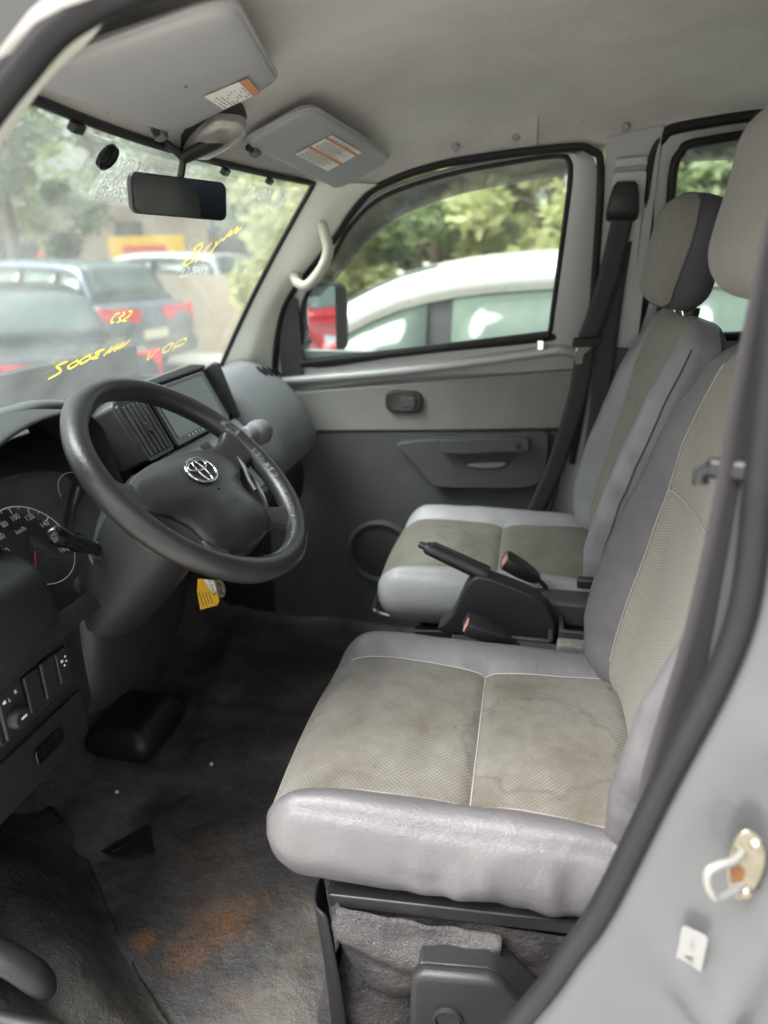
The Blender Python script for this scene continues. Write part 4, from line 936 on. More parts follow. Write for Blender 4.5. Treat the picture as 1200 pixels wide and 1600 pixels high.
hb = panel('handle_bezel', [(x-.318, z+1.130) for x, z in rrect(.050, .030, .022)], 1.853, 'black', .014, .005)
prism('handle_dish', rrect(.036, .021, .017), .001, 'gloss', hb, frame((-.322, 1.8385, 1.130), (1, 0, 0), (0, 0, 1)))
prism('handle_lever', rrect(.020, .015, .006), .010, 'trimdark', hb, frame((-.304, 1.838, 1.131), (1, 0, 0), (0, 0, 1)), .004, 3)
sf = frame((-.385, 1.861, .688), (1, 0, 0), (0, 0, 1)); sp_ = lathe('speaker_ring', [(.098, -.004), (.097, .010), (.090, .018), (.084, .016), (.081, .008)], 'trimdark', DR, sf, 40)
lathe('speaker_grille', [(.082, .008), (.06, .012), (.03, .014), (0, .0145)], m_plain('grille_mesh', (.03, .03, .032), .7, grain=1, gscale=300, bstr=1), sp_, sf, 40)
se = tube('door_seal', [V(p)+V((0, -.006, 0)) for p in OPEN_F], .0085, 'rubber', None, 10, flat=1.2); tag(se, 'black rubber seal round the closed passenger door', 'door seal')

# belt pillar and the next door behind it
struct(prism('belt_pillar', [(.130, 1.735), (.245, 1.755), (.250, 1.20), (.262, .45), (.13, .45), (.152, 1.20)], .02, 'silver', None, lambda x, z, y=0: V((x, ydoor(z)-.004+y if z > 1.19 else 1.858+y, z)), .004))
bp = thing('pillar_cover', (.19, 1.86, .5), 'silver sheet cover with a rivet on the pillar behind the passenger door', 'pillar cover')
def pp(x, z, o=0.0): return V((x, ydoor(z)-.012-o if z > 1.19 else 1.85-o, z))
def psheet(name, poly, th, mat, par, o=0.0, bevel=.003):
    k = len(poly); ob = obj(name, [pp(x, z, o) for x, z in poly]+[pp(x, z, o+th) for x, z in poly], [tuple(range(k)), tuple(range(k, 2*k))[::-1]]+[(i, (i+1) % k, k+(i+1) % k, k+i) for i in range(k)], mat, par); bev(ob, bevel); return ob
psheet('cover_sheet', [(.150, 1.655), (.155, 1.664), (.216, 1.668), (.220, 1.66), (.232, 1.30), (.165, 1.29)], .004, 'silver', bp)
psheet('cover_cap', [(.150, 1.672), (.152, 1.690), (.216, 1.694), (.219, 1.676)], .005, 'silver', bp)
lathe('rivet', [(0, .003), (.003, .0025), (.0045, 0)], 'chrome', bp, frame(pp(.186, 1.640, .004), (1, 0, 0), (0, -.2, 1)), 10)
psheet('lower_cover', [(.165, 1.285), (.245, 1.29), (.262, .60), (.13, .60)], .03, 'trimdark', bp)
RD = thing('sliding_door', (.7, 1.84, .5), 'sliding rear door with window seen behind the passenger seat', 'car door')
def rdp(x, z, o=0.0): return V((x, 1.772+max(0, 1.745-z)*.13-o, z))
w2 = cat([(.292, 1.40), (.285, 1.55), (.277, 1.66), (.286, 1.700), (.33, 1.722), (.60, 1.742), (1.30, 1.745), (1.34, 1.70), (1.34, 1.40), (1.30, 1.345), (.6, 1.325), (.33, 1.32)], 6, True)
o2 = cat([(.254, 1.40), (.240, 1.55), (.228, 1.68), (.242, 1.728), (.30, 1.752), (.60, 1.775), (1.38, 1.78), (1.42, 1.72), (1.42, 1.38), (1.40, 1.25), (.6, 1.23), (.26, 1.23)], 6, True)
m2 = [((a[0]+b[0])/2, (a[1]+b[1])/2) for a, b in zip(w2, o2)]
grid('window_frame', [[rdp(*p, -.03) for p in o2], [rdp(*p, .004) for p in o2], [rdp(*p, .010) for p in m2], [rdp(*p, .004) for p in w2], [rdp(*p, -.02) for p in w2]], 'silver', RD, closed_v=True)
tube('window_seal', [rdp(*p, .003) for p in w2], .011, 'rubber', RD, 10, True)
ob = obj('window_glass', [rdp(*p, -.012) for p in w2], [tuple(range(len(w2)))], 'sideglass', RD, smooth=False); solid(ob, .003, 0)
tp = [(x, 1.755) for x in linsp(.27, 1.36, 20)]; bt = [(x, 1.690+.012*(x-.27)) for x in linsp(.27, 1.36, 20)]
solid(grid('rain_guard', [[rdp(*p, -.03) for p in tp], [rdp(*p, -.055) for p in bt]], 'tint', RD), .003, 0)
box('door_panel', (.84, 1.862, .87), (.585, .02, .36), 'trim', RD)
sl = tube('door_seal', [rdp(*p, .006) for p in o2], .012, 'rubber', None, 10, True); tag(sl, 'black rubber seal round the sliding rear door window frame', 'door seal')

# ------------------------------------------------------------------ seat belts
def strap(name, pts, w, mat, par, wdir=(1, 0, 0), th=.0016, n=8):
    pts = [V(p) for p in cat(pts, n)]; rows = []
    for i, p in enumerate(pts):
        tn = (pts[min(i+1, len(pts)-1)]-pts[max(i-1, 0)]).normalized(); wd_ = V(wdir) if not isinstance(wdir, list) else V(wdir[0]).lerp(V(wdir[1]), i/(len(pts)-1)); s = (wd_-tn*wd_.dot(tn)).normalized(); rows.append([p-s*w/2, p-s*w/4, p, p+s*w/4, p+s*w/2])
    return solid(grid(name, rows, mat, par), th, 0)
b = thing('seat_belt', (.13, 1.76, 1.0), 'black seat belt hanging from the pillar beside the passenger seat', 'seat belt', 'seat belts')
rows = []
for z, w, d in ((1.645, .018, .012), (1.638, .024, .022), (1.615, .030, .030), (1.585, .034, .032), (1.572, .033, .026), (1.566, .028, .014)):
    rows.append([pp(.178+x, z, .004+y+d*.5) for x, y in rrect(w, d*.5, min(w, d*.5)*.6, 4)])
k = len(rows[0]); vs = [p for r in rows for p in r]; obj('guide_loop', vs, [(i*k+j, i*k+(j+1) % k, (i+1)*k+(j+1) % k, (i+1)*k+j) for i in range(5) for j in range(k)]+[tuple(range(k)), tuple(range(5*k, 6*k))], 'black', b)
strap('shoulder_strap', [(.180, 1.752, 1.575), (.165, 1.756, 1.46), (.145, 1.762, 1.36), (.130, 1.765, 1.30), (.120, 1.772, 1.17), (.085, 1.775, 1.0), (.04, 1.77, .86), (.02, 1.775, .76)], .047, 'web', b, [(1, .1, 0), (.9, .3, 0)])
strap('retractor_strap', [(.188, 1.775, 1.575), (.180, 1.79, 1.40), (.178, 1.80, 1.2), (.18, 1.81, .95)], .047, 'web', b, (1, 0, 0))
f = frame((.128, 1.760, 1.305), (1, .1, .05), (.12, -.1, 1)); prism('tongue_grip', rrect(.031, .011, .006), .016, 'black', b, f, .004, z0=-.008)
prism('tongue_plate', [(-.020, -.009), (-.027, -.030), (-.022, -.052), (-.006, -.052), (-.004, -.030), (.012, -.014), (.020, -.009)], .003, 'chrome', b, f, .001)
prism('tongue_slot', rrect(.005, .007, .002), .0008, 'black', b, lambda x, y, z=0: f(x-.014, y-.040, z), z0=-.0008)
b = thing('seat_belt', (.15, .60, .95), 'dark grey seat belt running down beside the driver\'s seat back', 'seat belt', 'seat belts')
strap('shoulder_strap', [(.19, .612, 1.62), (.180, .604, 1.47), (.177, .600, 1.384), (.178, .600, 1.328), (.176, .600, 1.258), (.172, .600, 1.183), (.162, .596, 1.10), (.153, .585, 1.031), (.152, .570, .95), (.155, .565, .86)], .050, 'web_near', b, [(.86, .45, 0), (.95, .30, 0)])
strap('retractor_strap', [(.250, .622, 1.62), (.235, .618, 1.3), (.21, .615, 1.0), (.20, .62, .85)], .048, 'web', b, (1, -.2, 0))
f = frame((.174, .598, 1.335), (.85, -.5, .08), (.1, .1, 1)); prism('belt_stop', rrect(.026, .009, .005), .016, 'black', b, f, .005, z0=-.008)
tube('stop_hook', [f(-.022, .0, .002), f(-.030, -.006, .002), f(-.029, -.015, .002)], .007, 'black', b, 8)

# ------------------------------------------------------------------ sun visors with printed warnings
def visor(corners, label, clip, lab_uv, stripes, th=.016):
    """corners: front inner, rear inner, rear outer, front outer (inner = towards the mirror)"""
    fi, ri, ro, fo_ = [V(c) for c in corners]; n = (ri-fi).cross(fo_-fi).normalized()
    if n.z > 0: n = -n
    t = thing('sun_visor', tuple((fi+ro)/2+V((0, 0, -.02))), label, 'sun visor', 'sun visors')
    def at(u, v, h=0.0): return fi.lerp(fo_, u).lerp(ri.lerp(ro, u), v)+n*h
    xs, ys, zs = glines(0, 1, .045), glines(0, 1, .09), glines(-.5, .5, .25); W_, H_ = (fo_-fi).length, (ri-fi).length; r = .03
    poly = rrect(W_/2, H_/2, r, 6); rows = []
    for s, h in ((1, -.3), (1, .0), (.985, .35), (.955, .5), (.8, .56), (.4, .60), (.02, .60)):
        row = []
        for x, y in poly:
            u = (x+W_/2-W_/2)/W_*(s if s < .9 else 1-(1-s)*2*.35)+.5; v = y/H_*s+.5
            row.append(at(u, v, h*th+.002*math.sin(u*9+1)*math.sin(v*5)))
        rows.append(row)
    pn = grid('visor_panel', rows, 'visor', t, closed_v=True, angle=60)
    tube('visor_edge', [at(x/W_+.5, y/H_+.5, 0) for x, y in rrect(W_/2+.0006, H_/2+.0006, r, 6)], .003, 'visor', pn, 6, True)
    c = at(*clip, th*.2); tube('visor_hinge', [at(clip[0]-.05, clip[1], th*.45), at(clip[0]+.03, clip[1], th*.5)], .0055, 'black', t, 10); box('hinge_clip', c, (.010, .008, .009), 'dash', t, frame(at(clip[0], clip[1], th*.5), (fo_-fi), (ri-fi)), .003)
    (u0, v0, u1, v1) = lab_uv
    fl = lambda x, y, z=0: at(lerp(u0, u1, x), lerp(v0, v1, y), th*.600+.0010+z)
    def quad(name, x0, y0, x1, y1, z, m, par): return obj(name, [fl(x0, y0, z), fl(x1, y0, z), fl(x1, y1, z), fl(x0, y1, z)], [(0, 1, 2, 3)], m, par, smooth=False)
    lb = quad('warning_label', 0, 0, 1, 1, .0004, 'paper', pn)
    return t, quad, lb, fl
zt = .0008
t, quad, lb, fl = visor([(-.494, 1.250, 1.678), (-.374, 1.252, 1.725), (-.316, 1.664, 1.697), (-.440, 1.664, 1.637)], 'raised passenger sun visor with two striped warning label', (.10, -.02), (.30, .26, .66, .84), 2)
# the label reads across the car: rows of fine print between two orange bars
quad('label_bar', .0, .78, 1, .90, zt, 'orange', lb) if False else None
quad('label_bar', 0, .82, 1, .90, zt, 'orange', lb); quad('label_bar', 0, .36, 1, .44, zt, 'orange', lb)
for a in [.03+.03*i for i in range(11)]+[.47+.03*i for i in range(11)]+[.92, .95]:
    e0 = random.uniform(.05, .1); e1 = random.uniform(.6, .95); x = e0
    while x < e1:
        w = random.uniform(.03, .12); quad('print_line', x, a, min(x+w, e1), a+.012, zt, 'ink', lb); x += w+.02
t, quad, lb, fl = visor([(-.520, 1.045, 1.664), (-.358, 1.050, 1.722), (-.262, .660, 1.700), (-.470, .655, 1.652)], 'raised driver\'s sun visor with small single striped label', (.10, -.02), (.06, .52, .34, .84), 1)
quad('label_bar', 0, .80, 1, 1, zt, 'orange', lb)
for a in [.06+.085*i for i in range(10)]:
    x = .05
    while x < .70:
        w = random.uniform(.04, .13); quad('print_line', x, a, min(x+w, .74), a+.03, zt, 'ink', lb) if random.random() < .8 else None; x += w+.03

# ------------------------------------------------------------------ mirror and roof lamp
t = thing('rear_view_mirror', (-.55, 1.16, 1.60), 'black framed rear view mirror hanging above the windscreen centre', 'mirror')
mcx = V((-.531, 1.080, 1.579)); mnn = V((.80, -.60, -.02)).normalized(); mr = V((0, 0, 1)).cross(mnn).normalized()
mr = (mr+V((0, 0, -.045))).normalized(); MF = frame(mcx, mr, mnn.cross(mr))
hp_ = rrect(.077, .0278, .011, 5)
rows = [[MF(x*s, y*s, z) for x, y in hp_] for s, z in ((.55, -.030), (.80, -.027), (.95, -.016), (1.0, -.004), (1.0, .004), (.985, .006), (.955, .006))]
k = len(hp_); vs = [p for r in rows for p in r]; hs_ = obj('mirror_housing', vs, [(i*k+j, i*k+(j+1) % k, (i+1)*k+(j+1) % k, (i+1)*k+j) for i in range(6) for j in range(k)]+[tuple(range(k))], 'black', t)
prism('mirror_glass', [(x*.958, y*.94) for x, y in hp_], .001, 'mirror', hs_, MF, z0=.0052)
tube('mirror_arm', cat([(-.468, 1.125, 1.668), (-.492, 1.112, 1.652), (-.518, 1.090, 1.636), (-.526, 1.083, 1.630)], 4), [.017, .017, .0165, .016, .0155, .015, .0145, .014, .0135, .013, .0125, .012, .011], 'softblack', t, 14, flat=.6)
tube('mirror_stem', [(-.522, 1.086, 1.632), (-.530, 1.086, 1.605)], .0055, 'black', t, 10); tube('visor_peg', [(-.520, 1.084, 1.632), (-.534, 1.058, 1.650)], .0055, 'black', t, 10)
t = thing('roof_lamp', (-.45, 1.20, 1.69), 'clear roof lamp with a black base above the rear view mirror', 'lamp')
lc = V((-.489, 1.122, 1.670)); LF = frame(lc, V((.82, -.42, .34)), V((.42, .90, .0))); lp = [(x*.92, y*.92) for x, y in cat([(-.058, -.014), (-.05, -.024), (.0, -.034), (.045, -.034), (.058, -.02), (.060, .015), (.045, .034), (0, .036), (-.05, .026), (-.058, .016)], 3, True)]
prism('lamp_base', [(x*1.06, y*1.06) for x, y in lp], .020, 'black', t, LF, .004, 3, z0=.000)
k = len(lp); rows = [[LF(x*s, y*s, z) for x, y in lp] for s, z in ((1.0, .0), (.98, -.010), (.90, -.017), (.7, -.020), (.3, -.021), (.02, -.021))]
grid('lamp_lens', rows, 'lens', t, closed_v=True); prism('lamp_reflector', [(x*.8, y*.8) for x, y in lp], .002, 'paper', t, LF, z0=-.006); tube('lamp_bulb', [LF(-.02, 0, -.010), LF(.02, 0, -.010)], .004, 'chrome', t, 8)

# grab handle on the passenger's windscreen pillar
t = thing('grab_handle', (-.53, 1.74, 1.44), 'pale grey grab handle on the pillar by the passenger window', 'grab handle')
gh = cat([(-.510, 1.752, 1.578), (-.503, 1.725, 1.574), (-.489, 1.715, 1.550), (-.480, 1.715, 1.505), (-.500, 1.718, 1.462), (-.535, 1.722, 1.428), (-.560, 1.728, 1.432), (-.580, 1.752, 1.448)], 6)
tube('handle_bar', gh, .0135, 'handle', t, 14, flat=.85)
for p in ((-.510, 1.765, 1.582), (-.582, 1.775, 1.450)): lathe('handle_foot', [(0, .010), (.012, .010), (.016, .006), (.018, -.004)], 'handle', t, frame(p, (1, 0, 0), (0, 0, 1)), 18)

# striker, sticker and faded label on the painted jamb
t = thing('door_striker', (.19, .475, 1.0), 'bare metal door striker loop with rust on the silver jamb', 'striker')
sy = .499; DX, DZ = .002, .022
plate_ = [(.2+(x-.2)*.62, 1.005+(z-1.005)*.66) for x, z in cat([(.182, 1.052), (.198, 1.062), (.216, 1.045), (.222, 1.005), (.214, .968), (.200, .952), (.186, .968), (.178, 1.005)], 4, True)]
prism('striker_plate', plate_, .003, 'zinc', t, frame((DX, sy, DZ), (1, 0, 0), (0, 0, 1)), .001)
prism('rust_patch', cat([(.189, 1.02), (.196, 1.022), (.194, 1.010), (.200, 1.002), (.198, .99), (.190, .995), (.188, 1.008)], 3, True), .0006, 'rust', t, frame((DX, sy-.0031, DZ), (1, 0, 0), (0, 0, 1)))
tube('striker_loop', cat([(x+DX, y, z+DZ) for x, y, z in [(.197, sy, 1.021), (.186, sy-.014, 1.022), (.172, sy-.022, 1.022), (.165, sy-.025, 1.018), (.166, sy-.025, 1.006), (.173, sy-.024, .992), (.180, sy-.020, .989), (.190, sy-.012, .988), (.202, sy, .988)]], 6), .0034, 'loop', t, 12)
for z in (1.030, .980): lathe('striker_screw', [(0, .004), (.004, .0035), (.0055, .001), (.006, 0)], 'zinc', t, frame((.204+DX, sy-.003, z+DZ), (1, 0, 0), (0, 0, 1)), 14)
st_ = thing('sticker', (.172, .485, .92), 'small white sticker with a letter on the silver door jamb', 'sticker')
f = frame((.173, .494, .930), (.93, -.36, 0), (-.05, -.02, 1)); prism('sticker_sheet', rrect(.0105, .025, .004), .0008, 'sticker', st_, f)
text('sticker_letter', 'A', .011, lambda x, y, z=0: f(y*-1, x-.008, z), 'blackink', st_, .0013); text('sticker_code', '0817', .006, lambda x, y, z=0: f(-y, x+.010, z), 'ink', st_, .0013)

# ------------------------------------------------------------------ things on the floor
hv = []
def humpd(pp, p0):
    x, y, z = pp; return V((-.83, 1.23, .480))+V((x*(1-.15*sst(0, .04, z)), y*(1-.1*sst(0, .04, z)), z-.10*max(0, -.02-x)*0+.02*x))
vs, fs, cs, _ = softbox(glines(-.085, .085, .01), glines(-.10, .10, .012), glines(-.04, .045, .01), .036, humpd)
ob = obj('floor_cover', vs, fs, 'black', None, angle=80); tag(ob, 'smooth black rounded cover on the floor below the dashboard', 'floor cover')
tri = [(-.075, -.010), (-.02, -.030), (.045, -.022), (.015, .055), (.005, .060)]
pf = thing('rubber_scrap', (-.655, .912, .465), 'torn ribbed triangle of black rubber on the vinyl floor', 'rubber scrap'); f = frame((-.65, .912, .468), (.95, .2, .03), (-.2, .95, .06))
prism('scrap_sheet', [(x*.85, y*.85) for x, y in tri], .004, 'rubber', pf, f, .001)
for i in range(9):
    u = i/9; a = V((lerp(-.050, .040, u), lerp(-.014, -.020, u), 0)); b = V((lerp(-.02, .016, u), lerp(.004, .046, u**.6) , 0))
    tube('scrap_rib', [f(a.x*.85, a.y*.85, .0045), f(b.x*.85, b.y*.85, .0045)], .0014, 'rubber', pf, 6)
for i, (x, y, c, lab) in enumerate(((-.775, 1.05, 'white', 'tiny pale crumb on the floor nearest the rounded cover'), (-.905, 1.02, 'zinc', 'small dull pebble on the floor nearest the knee panel'), (-.62, 1.17, 'white', 'tiny pale speck on the floor towards the seat'))):
    f = frame((x, y, floor_z(x, y)+.003), (1, 0, 0), (0, 1, 0)); s = .005+.003*(i == 1)
    vs = [f(s*random.uniform(.6, 1.1)*math.cos(q), s*random.uniform(.5, 1.0)*math.sin(q), h) for h in (-.002, .002) for q in [k*1.05 for k in range(6)]]+[f(0, 0, .005)]
    tag(obj('grit', vs, [(j, (j+1) % 6, 6+(j+1) % 6, 6+j) for j in range(6)]+[(6+j, 6+(j+1) % 6, 12) for j in range(6)], c), lab, 'debris', 'bits of grit on the floor')
# crumpled grey cloth by the passenger seat base
rows = []
for i in range(25):
    row = []
    for j in range(25):
        x, y = lerp(-.36, -.22, i/24), lerp(1.30, 1.52, j/24); h = .10*sst(0, .3, i/24)*(.55+.45*sst(0, .5, j/24))*sst(1.15, .7, j/24)
        row.append(V((x+.012*nz(x*30, y*30, 1), y, .452+h*1.9*(.7+.5*nz(x*14, y*14, 2))+.004)))
    rows.append(row)
tag(grid('cloth', rows, m_plain('grey_cloth', (.055, .054, .052), .95, grain=2, gscale=300, var=.3)), 'crumpled dark grey cloth at the foot of the passenger seat', 'cloth')
# yellow crumb on the cushion
tag(obj('crumb', [V((.128, .700, .868))+V((.004*math.cos(q), .003*math.sin(q), h)) for h in (0, .003) for q in [k*1.26 for k in range(5)]], [(0, 1, 2, 3, 4), (5, 6, 7, 8, 9)]+[(j, (j+1) % 5, 5+(j+1) % 5, 5+j) for j in range(5)], 'yellow'), 'tiny yellow crumb on the driver\'s seat by the backrest', 'debris')

# ------------------------------------------------------------------ marker writing on the windscreen (seen from behind, so reversed)
def ws_uv(y, z):
    v = (z-1.165)/(1.648-1.165); yb0, yb1 = lerp(.57, .665, v), lerp(1.80, 1.665, v); return (y-yb0)/(yb1-yb0), v
def mark(name, strokes, y0, z0, sx_, sz_, w, mat, slant=0.0):
    """strokes in a unit box laid on the inner face of the pane"""
    rows_all = []; vs, fs = [], []
    for st in strokes:
        pts = cat(st, 5) if len(st) > 2 else [tuple(lerp(a, b, k/4) for a, b in zip(st[0], st[1])) for k in range(5)]
        q = [ws_pt(*ws_uv(y0+x*sx_, z0+y*sz_+x*slant), .0045) for x, y in pts]; b0 = len(vs)
        for i, p in enumerate(q):
            tn = (q[min(i+1, len(q)-1)]-q[max(i-1, 0)]).normalized(); s = tn.cross(V((.82, 0, -.57))).normalized(); ww = w*(.85+.2*math.sin(i*.9+len(st))); vs += [p-s*ww/2, p+s*ww/2]
        fs += [(b0+2*i, b0+2*i+1, b0+2*i+3, b0+2*i+2) for i in range(len(q)-1)]
    return obj(name, vs, fs, mat, ws)
eight = [[(.1, .0), (.0, .2), (.12, .45), (.22, .75), (.12, .98), (.02, .8), (.14, .5), (.22, .2), (.1, .0)]]
mark('yellow_writing', eight+[[(.32, .1), (.42, .95)], [(.52, 1.0), (.60, .7), (.56, .0)], [(.60, .75), (.66, 1.1)], [(.72, .95), (.76, 1.45), (.82, 1.15), (.88, 1.55), (.93, 1.25), (1.0, 1.5)]], 1.385, 1.478, .118, .042, .0042, 'chalk', .012)
mark('white_writing', [[(.0, 0), (.0, .9), (.16, .7), (.18, .2), (.02, 0)], [(.45, .9), (.28, .8), (.42, .5), (.30, .1), (.25, .1)], [(.55, 0), (.58, .9), (.68, .4), (.78, .9), (.82, 0)], [(.9, .8), (1, .2)]], 1.405, 1.457, .085, .022, .0026, 'chalkw')
mark('yellow_writing', [[(.25, .9), (.05, .8), (.0, .4), (.10, .05), (.25, .1)], [(.42, .95), (.60, .7), (.42, .45), (.60, .15), (.45, .0)], [(.72, .95), (.95, .9), (.98, .5), (.72, .1), (1.0, .05)]], 1.262, 1.377, .055, .021, .0036, 'chalk')
mark('yellow_writing', [[(.16, .9), (.02, .8), (.10, .5), (.14, .2), (.0, .0)], [(.28, .2), (.22, .5), (.32, .7), (.36, .4), (.28, .2)], [(.42, .3), (.38, .65), (.48, .8), (.52, .5), (.42, .3)], [(.68, .95), (.56, .85), (.64, .65), (.55, .5), (.66, .4)], [(.74, .4), (.80, 1.0)], [(.80, .5), (.88, 1.05)], [(.88, .5), (.95, 1.1)], [(.94, .6), (1.05, 1.1), (.98, .7)]], 1.165, 1.285, .20, .029, .0046, 'chalk', .016)
mark('yellow_writing', [[(.0, .8), (.1, .1), (.22, .8)], [(.45, .3), (.40, .8), (.58, .9), (.6, .4), (.45, .3)], [(.75, .2), (.72, .9), (.92, 1.0), (.95, .6), (.72, .5)]], 1.475, 1.272, .115, .032, .003, 'chalk', .012)
mark('white_writing', [[(.0, .0), (.05, .9), (.12, .0)], [(.2, .9), (.2, .1), (.15, .0)], [(.3, .1), (.28, .8), (.38, .8), (.38, .1), (.3, .1)], [(.46, 0), (.5, .9), (.56, 0)], [(.64, 0), (.68, .9), (.74, .0)], [(.82, .9), (.84, .1)], [(.92, .9), (1.0, .1)]], 1.44, 1.606, .15, .020, .002, 'chalkw')

# ================================================================== outside: car yard, trees, wall
GZ = -.20
gm = m_plain('yard_ground', (.42, .40, .365), .9, var=.2, vscale=.8)
struct(obj('ground', [V((-150, -150, GZ)), V((150, -150, GZ)), V((150, 150, GZ)), V((-150, 150, GZ))], [(0, 1, 2, 3)], gm, smooth=False))
CM = {}
def paint(c, metal=.3):
    k = tuple(c)
    if k not in CM: CM[k] = m_plain('car_paint', c, .28, metal=metal, coat=.6, var=.04, vscale=2, rvar=.04)
    return CM[k]
carglass = m_plain('car_glass', (.10, .13, .12), .06, var=.1, rvar=.02); redl = m_plain('tail_lens', (.80, .02, .035), .2); whl = m_plain('head_lens', (.7, .7, .7), .15); tyre = m_plain('tyre', (.02, .02, .02), .8); alloy = m_plain('alloy', (.5, .5, .5), .3, metal=.8); plate = m_plain('plate', (.75, .72, .5), .5)
pillarblk = m_plain('pillar_black', (.05, .05, .052), .35)
def car(kind, loc, rz, col, label, glass=None):
    """a parked car; local x forward, y to its left"""
    L, Wd, belt, roof, hood, tail, fx, rx, frx, rrx = dict(
        suv=(4.5, 1.84, 1.05, 1.62, .98, 1.05, 1.15, -1.95, .45, -1.55), sedan=(4.5, 1.72, .92, 1.42, .88, .95, .95, -1.45, .25, -.85), mpv=(4.4, 1.70, 1.02, 1.72, .96, 1.02, 1.75, -2.05, .55, -1.75))[kind]
    t = thing('parked_car', (loc[0], loc[1], GZ), label, 'car', 'cars parked in the yard'); c, s = math.cos(rz), math.sin(rz)
    def T(x, y, z): return V((loc[0]+x*c-y*s, loc[1]+x*s+y*c, GZ+z))
    h = L/2; hw = Wd/2
    prof = cat([(h-.05, .30), (h, .50), (h-.05, .70), (h-.35, hood-.08), (fx, hood), (fx-.5, belt), (rx+.5, belt+.02), (rx, tail), (-h+.12, tail-.05), (-h, .75), (-h+.02, .45), (-h+.1, .28)], 4)+[(-h+.2, .22), (h-.2, .22)]
    k = len(prof); rows = []
    for y, sc in ((-1, .93), (-.97, .985), (-.85, 1), (-.4, 1.006), (.4, 1.006), (.85, 1), (.97, .985), (1, .93)): rows.append([T(x*(.985 if abs(y) > .9 else 1), y*hw, .22+(z-.22)*sc) for x, z in prof])
    vs = [p for r in rows for p in r]; obj('body', vs, [(i*k+j, i*k+(j+1) % k, (i+1)*k+(j+1) % k, (i+1)*k+j) for i in range(7) for j in range(k)]+[tuple(range(k)), tuple(range(7*k, 8*k))], paint(col), t, angle=50)
    # greenhouse: one curved shell of roof and pillars, dark inner cabin, panes set into it
    key = cat([(fx, belt-.03), (lerp(fx, frx, .55), lerp(belt, roof, .60)), (frx-.05, roof-.055), (lerp(frx, rrx, .5), roof), (rrx, roof-.06), (lerp(rrx, rx, .55), lerp(belt, roof, .55)), (rx, belt)], 6)
    def rz_(x): return interp(sorted((p[0], p[1]) for p in key), x)
    def yl(x): return lerp(.93, .78, max(0, min(1, (rz_(x)-belt)/(roof-belt))))*hw
    def zl(x): return max(belt-.04, rz_(x)-.15)
    xs_ = linsp(fx, rx, 30); rows = []
    for x in xs_:
        y, z, r_ = yl(x), zl(x), rz_(x); rows.append([T(x, s_*y*a_, lerp(z, r_, b_)) for s_, a_, b_ in ((-1, 1, 0), (-1, .985, .45), (-1, .92, .80), (-1, .7, .95), (-1, .35, 1), (1, 0, 1.0), (1, .35, 1), (1, .7, .95), (1, .92, .80), (1, .985, .45), (1, 1, 0))])
    solid(grid('roof', rows, paint(col), t, angle=60), .03, 0)
    crow = [[T(x, -hw*.90, belt-.06), T(x, -yl(x)*.97, zl(x)+.02), T(x, yl(x)*.97, zl(x)+.02), T(x, hw*.90, belt-.06)] for x in xs_]
    cab = grid('cabin', crow, pillarblk, t, smooth=False); G_ = glass or carglass
    for s_ in (-1, 1):
        for u0, u1 in ((.10, .30), (.33, .56), (.59, .78), (.81, .93)):
            solid(grid('side_window', [[T(x, s_*(hw*.93+.002), belt-.01), T(x, s_*(lerp(hw*.93, yl(x), .5)+.004), (belt+zl(x))/2), T(x, s_*(yl(x)+.002), zl(x)+.02)] for x in linsp(lerp(fx, rx, u0), lerp(fx, rx, u1), 6)], G_, cab), .004, 0)
    for nm, x0, x1 in (('front_window', fx-.12, frx+.02), ('rear_window', rrx-.02, rx+.10)):
        if nm == 'rear_window': x0, x1 = rrx-.03, rx+.06
        solid(grid(nm, [[T(x+(.02 if nm[0] == 'f' else -.02), y*yl(x)*.86, rz_(x)-.012*y*y*1.6+.014) for y in linsp(-1, 1, 8)] for x in linsp(x0, x1, 8)], G_, cab), .004, 0)
    for x in (h-.85, -h+.80):
        for sg in (-1, 1):
            w = lambda a, b, z=0, x=x, sg=sg: T(x+a, sg*(hw-.10+z), .32+b)
            wh = lathe('wheel', [(.20, -.10), (.31, -.10), (.33, -.05), (.33, .07), (.31, .11), (.21, .115)], tyre, t, w, 24); lathe('rim', [(.21, .10), (.19, .075), (.06, .09), (0, .092)], alloy, wh, w, 20)
    for sg in (-1, 1):
        def lamp(name, cx, cz, a, b, m, xx):
            q = [(cx-a, cz-b*.6), (cx+a, cz-b), (cx+a*1.05, cz+b), (cx-a*1.1, cz+b*.7)]; obj(name, [T(xx+(.0 if abs(y) < hw-.1 else -.12*math.copysign(1, xx)), y, z) for y, z in q]+[T(xx-.06*math.copysign(1, xx), y, z) for y, z in q], [(0, 1, 2, 3), (4, 5, 6, 7), (0, 1, 5, 4), (1, 2, 6, 5), (2, 3, 7, 6), (3, 0, 4, 7)], m, t, smooth=False)
        lamp('tail_light', sg*(hw-.30), tail-.18, .32*sg, .13, redl, -h-.015); lamp('headlight', sg*(hw-.27), .70, .22*sg, .09, whl, h+.012)
    obj('number_plate', [T(-h-.02, y, z) for y, z in ((-.25, .55), (.25, .55), (.25, .67), (-.25, .67))]+[T(-h+.02, y, z) for y, z in ((-.25, .55), (.25, .55), (.25, .67), (-.25, .67))], [(0, 1, 2, 3), (0, 1, 5, 4), (1, 2, 6, 5), (2, 3, 7, 6), (3, 0, 4, 7)], plate, t, smooth=False)
